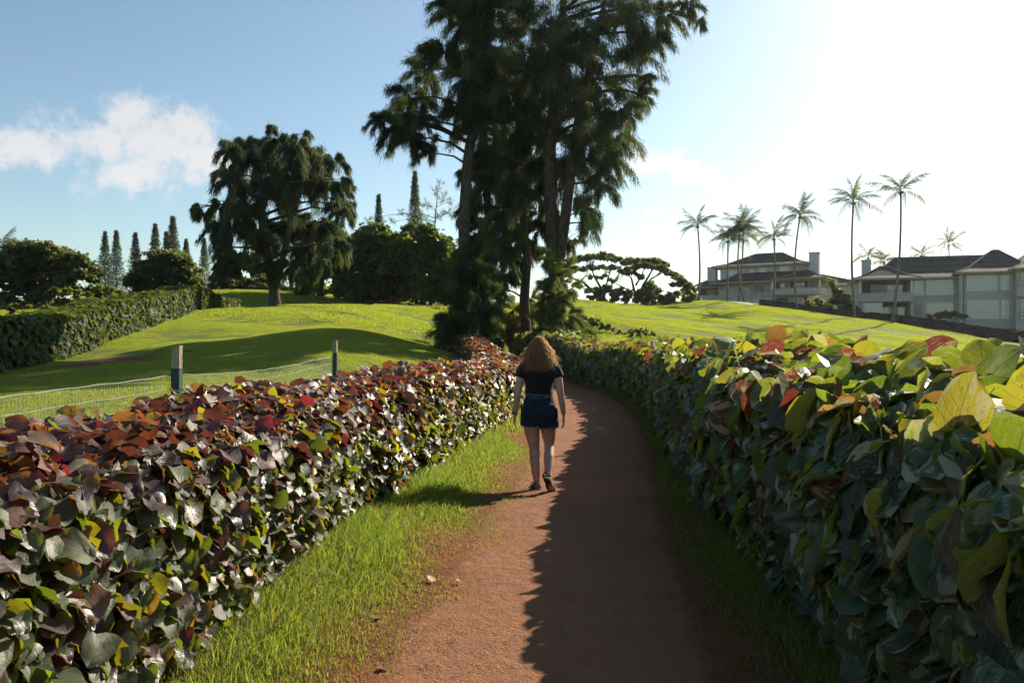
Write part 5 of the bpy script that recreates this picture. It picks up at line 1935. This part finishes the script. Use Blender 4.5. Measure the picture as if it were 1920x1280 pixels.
# ------------------------------------------------------------------ person walking away
def loft(mb, rings, seg=20):
    """rings: (x, y, z, rx, ry) horizontal ellipses from bottom to top, closed"""
    v, f = [], []
    for (x, y, z, rx, ry) in rings:
        for k in range(seg):
            t = 2 * math.pi * k / seg
            v.append((x + rx * math.cos(t), y + ry * math.sin(t), z))
    n_ = len(rings)
    for i in range(n_ - 1):
        for k in range(seg):
            k2 = (k + 1) % seg
            f.append((i * seg + k, i * seg + k2, (i + 1) * seg + k2, (i + 1) * seg + k))
    f.append(list(range(seg))[::-1])
    f.append([(n_ - 1) * seg + k for k in range(seg)])
    mb.add(v, f)


def ball(mb, c, r, seg=12):
    rx, ry, rz = (r if isinstance(r, tuple) else (r, r, r))
    rings = [(c[0], c[1], c[2] + rz * math.sin(a), max(.001, rx * math.cos(a)), max(.001, ry * math.cos(a))) for a in np.linspace(-1.45, 1.45, 9)]
    loft(mb, rings, seg)


def fused(mb, name, voxel, mat, parent, smooth_it=4):
    """union of overlapping volumes into one continuous skin"""
    ob = mb.build(name + '_tmp', None)
    r = ob.modifiers.new('r', 'REMESH')
    r.mode = 'VOXEL'
    r.voxel_size = voxel
    r.use_smooth_shade = True
    s = ob.modifiers.new('s', 'SMOOTH')
    s.iterations = smooth_it
    s.factor = .5
    dg = bpy.context.evaluated_depsgraph_get()
    me = bpy.data.meshes.new_from_object(ob.evaluated_get(dg))
    me.name = name
    me.materials.clear()
    me.materials.append(mat)
    o = bpy.data.objects.new(name, me)
    COL.objects.link(o)
    o.parent = parent
    bpy.data.objects.remove(ob, do_unlink=True)
    return o


m, n, out = new_mat('skin')
tc = n.node('ShaderNodeTexCoord')
ns = n.noise(tc.outputs['Object'], 14.0, 4.0)
p = principled(n, out, n.mix(n.ss(ns, .3, .7), (.44, .245, .165), (.52, .30, .21)), .48, .45, n.bump(n.noise(tc.outputs['Object'], 120.0), .08, .004))
p.inputs['Subsurface Weight'].default_value = .18
p.inputs['Subsurface Radius'].default_value = (.02, .008, .004)
p.inputs['Subsurface Scale'].default_value = .5
M['skin'] = m
m, n, out = new_mat('black_cotton')
tc = n.node('ShaderNodeTexCoord')
mp = n.node('ShaderNodeMapping')
mp.inputs['Scale'].default_value = (9, 9, 4)
n.link(tc.outputs['Object'], mp.inputs[0])
wr = n.noise(mp.outputs[0], 1.6, 3.0, .5, 1.0)
p = principled(n, out, (.010, .010, .011), .85, .2, n.bump(n.m('ADD', wr, n.m('MULTIPLY', n.noise(tc.outputs['Object'], 400.0, 1.0), .1)), .5, .03))
p.inputs['Sheen Weight'].default_value = .12
M['cotton'] = m
m, n, out = new_mat('dark_denim')
tc = n.node('ShaderNodeTexCoord')
a = n.noise(tc.outputs['Object'], 9.0, 5.0, .6)
b = n.noise(tc.outputs['Object'], 220.0, 2.0, .6)
c = n.mix(n.ss(a, .35, .7), (.010, .018, .028), (.020, .034, .050))
c = n.mix(n.ss(b, .5, .8, 0, .3), c, (.06, .09, .12))
principled(n, out, c, .85, .2, n.bump(n.m('ADD', a, n.m('MULTIPLY', b, .25)), .5, .02))
M['denim'] = m
M['stitch'] = simple_mat('denim_seam', (.035, .06, .09), .9, .1)
M['patch'] = simple_mat('leather_patch', (.16, .10, .06), .7, .3)
M['rubber'] = simple_mat('black_rubber', (.018, .016, .016), .7, .3, .3, 40.0, .3)
M['strap'] = simple_mat('webbing', (.012, .012, .013), .8, .2)
M['orange'] = simple_mat('orange_tab', (.45, .12, .03), .6, .3)
M['hair_in'] = simple_mat('hair_mass', (.085, .050, .027), .95, .05, .4, 30.0, .6)

PX0, PY0 = .29, 8.52
person = empty('person', (PX0, PY0, gz1(PX0, PY0) - .012))
body = MB()
# trunk and neck
TORSO = [(0, 0, .74, .10, .085), (0, -.005, .80, .160, .112), (0, -.012, .87, .172, .122), (0, -.008, .94, .158, .108), (0, 0, 1.02, .134, .090), (0, .004, 1.09, .128, .088), (0, .008, 1.18, .145, .100),
         (0, .008, 1.26, .160, .104), (0, .002, 1.32, .162, .088), (0, -.004, 1.36, .125, .070), (0, -.004, 1.385, .070, .055), (0, .004, 1.42, .050, .050), (0, .012, 1.47, .048, .050)]
loft(body, TORSO)
ball(body, (-.078, -.062, .85), (.088, .075, .092))
ball(body, (.082, -.060, .855), (.088, .075, .092))
# head: skull, jaw, nose, ears
ball(body, (0, .020, 1.548), (.075, .094, .098), 16)
ball(body, (0, .060, 1.490), (.052, .055, .052), 14)
ball(body, (0, .118, 1.525), (.013, .018, .020), 8)
ball(body, (0, .108, 1.488), (.022, .010, .009), 8)
for sx in (-1, 1):
    ball(body, (sx * .078, .018, 1.535), (.010, .020, .030), 8)
    ball(body, (sx * .062, 0, 1.345), (.07, .055, .045), 10)
# legs
def limb(pts, rad):
    body.tube(pts, rad, 14)


limb([(-.088, .000, .88), (-.086, .012, .76), (-.074, .028, .62), (-.056, .040, .50), (-.048, .040, .44), (-.046, .026, .38), (-.040, .008, .30), (-.032, -.012, .20), (-.024, -.026, .11), (-.020, -.030, .06)],
     [.100, .094, .082, .064, .056, .056, .060, .049, .036, .034])
limb([(.090, .000, .88), (.096, .020, .76), (.104, .045, .62), (.110, .062, .52), (.112, .062, .465), (.110, .020, .42), (.104, -.050, .355), (.096, -.130, .275), (.088, -.190, .215), (.086, -.215, .185)],
     [.100, .094, .082, .064, .056, .056, .058, .047, .035, .034])
# feet
limb([(-.020, -.055, .050), (-.022, -.02, .052), (-.028, .05, .050), (-.036, .11, .038), (-.042, .165, .030)], [(.030, .034), (.034, .040), (.036, .032), (.044, .022), (.036, .015)])
limb([(.080, -.238, .175), (.086, -.222, .155), (.100, -.195, .100), (.112, -.180, .050), (.120, -.160, .028)], [(.030, .034), (.033, .038), (.035, .030), (.043, .021), (.036, .015)])
for i, t in enumerate((-.028, -.012, .003, .017, .030)):
    limb([(-.040 + t * 1.0, .150, .030), (-.043 + t * 1.05, .190 - abs(t - .028) * .35, .024)], [.010, .009])
    limb([(.118 + t, -.168, .034), (.124 + t, -.140, .026)], [.010, .009])
# arms
ARML = [(-.155, -.002, 1.325), (-.185, -.006, 1.26), (-.205, -.014, 1.17), (-.222, -.020, 1.08), (-.232, -.022, 1.01), (-.240, -.008, .94), (-.250, .006, .87), (-.256, .014, .81)]
ARMR = [(.155, -.002, 1.325), (.188, -.008, 1.26), (.208, -.020, 1.17), (.222, -.030, 1.08), (.232, -.034, 1.01), (.244, -.024, .94), (.256, -.008, .875), (.264, .004, .815)]
AR = [.050, .050, .046, .041, .037, .037, .031, .024]
limb(ARML, AR)
limb(ARMR, AR)


def hand(wrist, fwd, sx):
    """palm with four bent fingers of unequal length and a thumb leaving its side"""
    w = Vector(wrist)
    dn = Vector((sx * .04, fwd, -1)).normalized()
    fr = Vector((0, 1, fwd)).normalized()
    palm = [w, w + dn * .03, w + dn * .065, w + dn * .095]
    body.tube(palm, [(.017, .024), (.016, .034), (.017, .040), (.014, .040)], 12)
    for k, (o, L) in enumerate(((.030, .070), (.010, .078), (-.010, .072), (-.029, .056))):
        b = w + dn * .088 + fr * o
        inn = Vector((-sx, 0, 0))
        p1 = b + dn * L * .45 + inn * .006
        p2 = p1 + (dn * .85 + inn * .45).normalized() * L * .33
        p3 = p2 + (dn * .6 + inn * .75).normalized() * L * .24
        body.tube([b, p1, p2, p3], [.0095, .009, .0082, .0068], 8)
    b = w + dn * .035 + fr * .028
    inn = Vector((-sx, 0, 0))
    body.tube([b, b + fr * .024 + dn * .028 + inn * .006, b + fr * .030 + dn * .058 + inn * .012], [.0125, .0105, .008], 8)


hand(ARML[-1], .10, -1)
hand(ARMR[-1], .12, 1)
fused(body, 'body', .0068, M['skin'], person, 3)
# eyes and mouth on the face turned away
for sx in (-1, 1):
    e = MB()
    ball(e, (sx * .030, .106, 1.548), (.012, .008, .009), 10)
    e.build('eye', simple_mat('eye_white', (.7, .68, .66), .2, .5), person, True)

# crop top
top_ = MB()
loft(top_, [(x, y, z, rx + .014, ry + .014) for (x, y, z, rx, ry) in [(0, .002, 1.032, .140, .096), (0, .004, 1.09, .131, .092)] + TORSO[6:10]] + [(0, -.004, 1.392, .072, .060)])
for sh in (ARML, ARMR):
    top_.tube([(sh[0][0] * .55, sh[0][1], 1.335), sh[0], sh[1], (sh[2][0] * 1.005, sh[2][1], 1.205)], [.060, .066, .064, .063], 16)
fused(top_, 'crop_top', .0085, M['cotton'], person, 3)
# denim shorts
sh_ = MB()
loft(sh_, [(0, -.005, .735, .13, .10), (0, -.006, .80, .178, .128), (0, -.012, .87, .186, .137), (0, -.008, .94, .170, .122), (0, 0, 1.005, .150, .104), (0, 0, 1.026, .147, .102)])
ball(sh_, (-.078, -.066, .85), (.094, .082, .10))
ball(sh_, (.082, -.064, .855), (.094, .082, .10))
sh_.tube([(-.090, 0, .88), (-.092, .004, .80), (-.092, .012, .695)], [.105, .110, .112], 18)
sh_.tube([(.094, 0, .88), (.098, .008, .80), (.102, .018, .675)], [.105, .110, .112], 18)
shorts = fused(sh_, 'denim_shorts', .0085, M['denim'], person, 2)
wb = MB()
wb.tube([(0, 0, .985), (0, 0, 1.030)], [(.101 + .007, .149 + .007), (.099 + .007, .146 + .007)], 28, False)
for sx in (-1, 1):
    yb = -.152
    wb.box(sx * .085 - .058, sx * .085 + .058, yb - .004, yb + .02, .905, .912)
wbo = wb.build('waistband_and_pockets', M['stitch'], shorts, True)
MB().box(.062, .098, -.110, -.094, .992, 1.022).build('waist_patch', M['patch'], shorts)
# frayed hem threads
fr = MB()
rf = random.Random(3)
for cxh, czh, k in ((-.092, .695, 1), (.102, .675, -1)):
    for i in range(46):
        a = rf.uniform(0, 6.28)
        p = Vector((cxh + math.cos(a) * .108, .014 + math.sin(a) * .108, czh + .004))
        fr.tube([p, p + Vector((rf.uniform(-.006, .006), rf.uniform(-.006, .006), -rf.uniform(.01, .03)))], [.0011, .0005], 3, False)
fr.build('frayed_hem', simple_mat('white_thread', (.45, .47, .5), .9, .1), shorts)


# sandals
def sandal(heel, toe, up, side):
    h, t, u, s = Vector(heel), Vector(toe), Vector(up).normalized(), Vector(side).normalized()
    f = (t - h).normalized()
    L = (t - h).length
    r = empty_part('sandal')
    out_ = [(.0, .022), (.04, .032), (.15, .037), (.4, .034), (.6, .040), (.78, .047), (.92, .038), (1.0, .018)]
    v, fc = [], []
    for lev, g in ((0, 1.0), (.010, 1.03), (.024, .97)):
        for q, w in out_:
            v.append(h + f * (L * q) - s * w * g + u * lev)
        for q, w in out_[::-1]:
            v.append(h + f * (L * q) + s * w * g + u * lev)
    k = len(out_) * 2
    for l in range(2):
        for i in range(k):
            fc.append((l * k + i, l * k + (i + 1) % k, (l + 1) * k + (i + 1) % k, (l + 1) * k + i))
    fc.append(list(range(k))[::-1])
    fc.append([2 * k + i for i in range(k)])
    mesh_obj('sole', v, fc, M['rubber'], r)
    st = MB()
    for q, hh, w in ((.08, .075, .036), (.30, .085, .038), (.70, .058, .046), (.80, .050, .046)):
        c = h + f * (L * q) + u * .02
        pts = [c - s * w, c - s * w * .95 + u * hh * .45, c - s * w * .5 + u * hh * .85, c + u * hh * .92, c + s * w * .5 + u * hh * .85, c + s * w * .95 + u * hh * .45, c + s * w]
        st.tube(pts, [(.004, .012)] * 7, 6)
    c = h + f * (L * .10) + u * .085
    st.tube([c - f * .028, c - s * .034 + f * .03, c + f * .075 + u * .01, c + s * .034 + f * .03, c - f * .028], [(.004, .012)] * 5, 6)
    st.build('strap', M['strap'], r)
    return r


def empty_part(name):
    o = bpy.data.objects.new(name, None)
    COL.objects.link(o)
    o.parent = person
    return o


sandal((-.018, -.095, .004), (-.046, .178, .004), (0, 0, 1), (1, .1, 0))
s2 = sandal((.062, -.285, .180), (.134, -.165, -.004 + .012), (-.10, .72, .55), (1, .20, -.15))
tb = MB()
tb.box(.088, .104, -.262, -.252, .103, .113)
tb.build('sole_tab', M['orange'], s2)
# wrist watch
wt_b = MB()
c = Vector(ARML[-1]) + Vector((.001, -.002, .018))
wt_b.tube([c + Vector((0, 0, -.011)), c + Vector((0, 0, .011))], [(.0275, .0275)] * 2, 16, False)
wt_b.box(c.x - .036, c.x - .024, c.y - .014, c.y + .014, c.z - .016, c.z + .016)
wt_b.build('watch', M['rubber'], person)

# curly hair falling past the shoulders
rh = np.random.default_rng(9)
hm_ = MB()
loft(hm_, [(0, -.050, 1.315, .085, .035), (0, -.048, 1.36, .105, .055), (0, -.035, 1.42, .102, .070), (0, -.012, 1.50, .086, .086), (0, .008, 1.57, .080, .094), (0, .014, 1.615, .070, .080), (0, .016, 1.642, .034, .038)])
fused(hm_, 'hair_mass', .008, M['hair_in'], person, 3)
NH = 4400
th = rh.uniform(math.pi * .98, math.pi * 2.02, NH)              # around the back and sides
th = np.where(rh.random(NH) < .22, rh.uniform(0, 6.28, NH), th)
ph_ = np.arccos(rh.uniform(.05, 1, NH) ** .8)
rx, ry, rz = .080, .098, .106
root_ = np.stack([rx * np.cos(th) * np.sin(ph_), .015 + ry * np.sin(th) * np.sin(ph_), 1.548 + rz * np.cos(ph_)], -1)
S = 9
tt = np.linspace(0, 1, S)
endz = rh.uniform(1.255, 1.41, NH)
sidex = np.cos(th) * np.sin(ph_).clip(.25, 1)
ex = sidex * rh.uniform(.08, .205, NH) + rh.normal(0, .02, NH) - .012
ey = np.minimum(np.sin(th) * .10, .03) - .03 + rh.normal(0, .018, NH)
wavea = rh.uniform(.008, .032, NH)
p1, p2 = rh.uniform(0, 6.28, (2, NH))
fq = rh.uniform(9, 20, NH)
C = np.zeros((NH, S, 3))
for k, t in enumerate(tt):
    b = t ** 1.1
    C[:, k, 0] = root_[:, 0] * (1 - b) + ex * b + root_[:, 0] * .12 * math.sin(t * 3.14) + wavea * np.sin(fq * t + p1) * (.25 + 1.2 * t)
    C[:, k, 1] = root_[:, 1] * (1 - b) + ey * b + (root_[:, 1] - .015) * .15 * math.sin(t * 3.14) + wavea * np.cos(fq * t + p2) * (.25 + 1.2 * t)
    C[:, k, 2] = root_[:, 2] + .012 * math.sin(t * 3.14) * (1 - t) + (endz - root_[:, 2]) * t ** 1.15
wdt = rh.uniform(.0012, .0030, NH)
sdv = np.stack([np.cos(p1), np.sin(p1), np.zeros(NH)], -1)
wk = (1 - tt ** 3 * .8)
A = C - sdv[:, None] * (wdt[:, None] * wk[None])[:, :, None]
B = C + sdv[:, None] * (wdt[:, None] * wk[None])[:, :, None]
V = np.stack([A, B], 2).reshape(-1, 3)
bs = (np.arange(NH) * S * 2)[:, None, None] + (np.arange(S - 1) * 2)[None, :, None]
Q = (bs + np.array([0, 1, 3, 2])[None, None]).reshape(-1, 4)
hc = pick(rh, NH, [(.10, .060, .032), (.22, .14, .072), (.42, .29, .17)], [3, 3, 3])
hg = pick(rh, NH, [(.70, .44, .20), (.85, .60, .32)], [1, 1])
mh = leaf_mat('curly_hair', .36, .8, .58)
hair = mesh_obj('hair', V, Q, mh, person, {'tint': rgba(np.repeat(hc, S * 2, 0)), 'glow': rgba(np.repeat(hg, S * 2, 0))}, smooth=True)
tag(person, 'person with curly brown hair in black crop top and denim shorts walking away', 'person')

# ------------------------------------------------------------------ fallen leaves
fl_r = np.random.default_rng(77)
flt = [leaf_template([0, .3, .65], 3, fold=.35, curl=-.3, wavy=.12, rng=fl_r) for _ in range(3)]
spots = [(935, 886, .05, (.50, .20, .03)), (700, 1150, .05, (.34, .20, .12)), (812, 1077, .06, (.42, .28, .16)), (862, 1075, .035, (.30, .17, .10)), (938, 905, .05, (.45, .36, .26)), (722, 1235, .05, (.22, .12, .07))]
for i, (px, py, s, c) in enumerate(spots):
    y = EYE * FPX / (py - 640) * .955
    x = (px - 960) / FPX * y
    tv, tf, tl = flt[i % 3]
    o = mesh_obj('fallen_leaf', tv, tf, M['leaf_tree'], None, {'tint': rgba(np.repeat([c], len(tv), 0)), 'glow': rgba(np.repeat([tuple(q * 1.3 for q in c)], len(tv), 0))}, smooth=True)
    o.location = (x, y, gz1(x, y) + .022)
    o.scale = (s, s, s)
    o.rotation_euler = (fl_r.uniform(-.4, .4), fl_r.uniform(-.4, .4), fl_r.uniform(0, 6.28))
    lab = ['orange leaf fallen on the grass behind the walker', 'brown curled leaf lying low on the verge', 'tan dead leaf at the ragged edge of the verge', 'small brown leaf just beyond the tan dead one', 'pale dry leaf on the grass nearest the walker', 'dark brown leaf at the bottom of the verge'][i]
    tag(o, lab, 'leaf', 'leaves fallen on the verge')


# ------------------------------------------------------------------ hazy sea air
hz = MB()
hz.box(-2900, 2900, -900, 3500, -18, 37)
m, n, out = new_mat('haze_air')
pv = n.node('ShaderNodeVolumePrincipled')
pv.inputs['Color'].default_value = (.93, .96, 1.0, 1)
pv.inputs['Density'].default_value = .00009
pv.inputs['Anisotropy'].default_value = .55
n.link(pv.outputs[0], out.inputs['Volume'])
haze = hz.build('haze', m)
tag(haze, 'thin bright haze in the air', 'haze', kind='stuff')
cy.volume_step_rate = 10.0
cy.volume_max_steps = 32
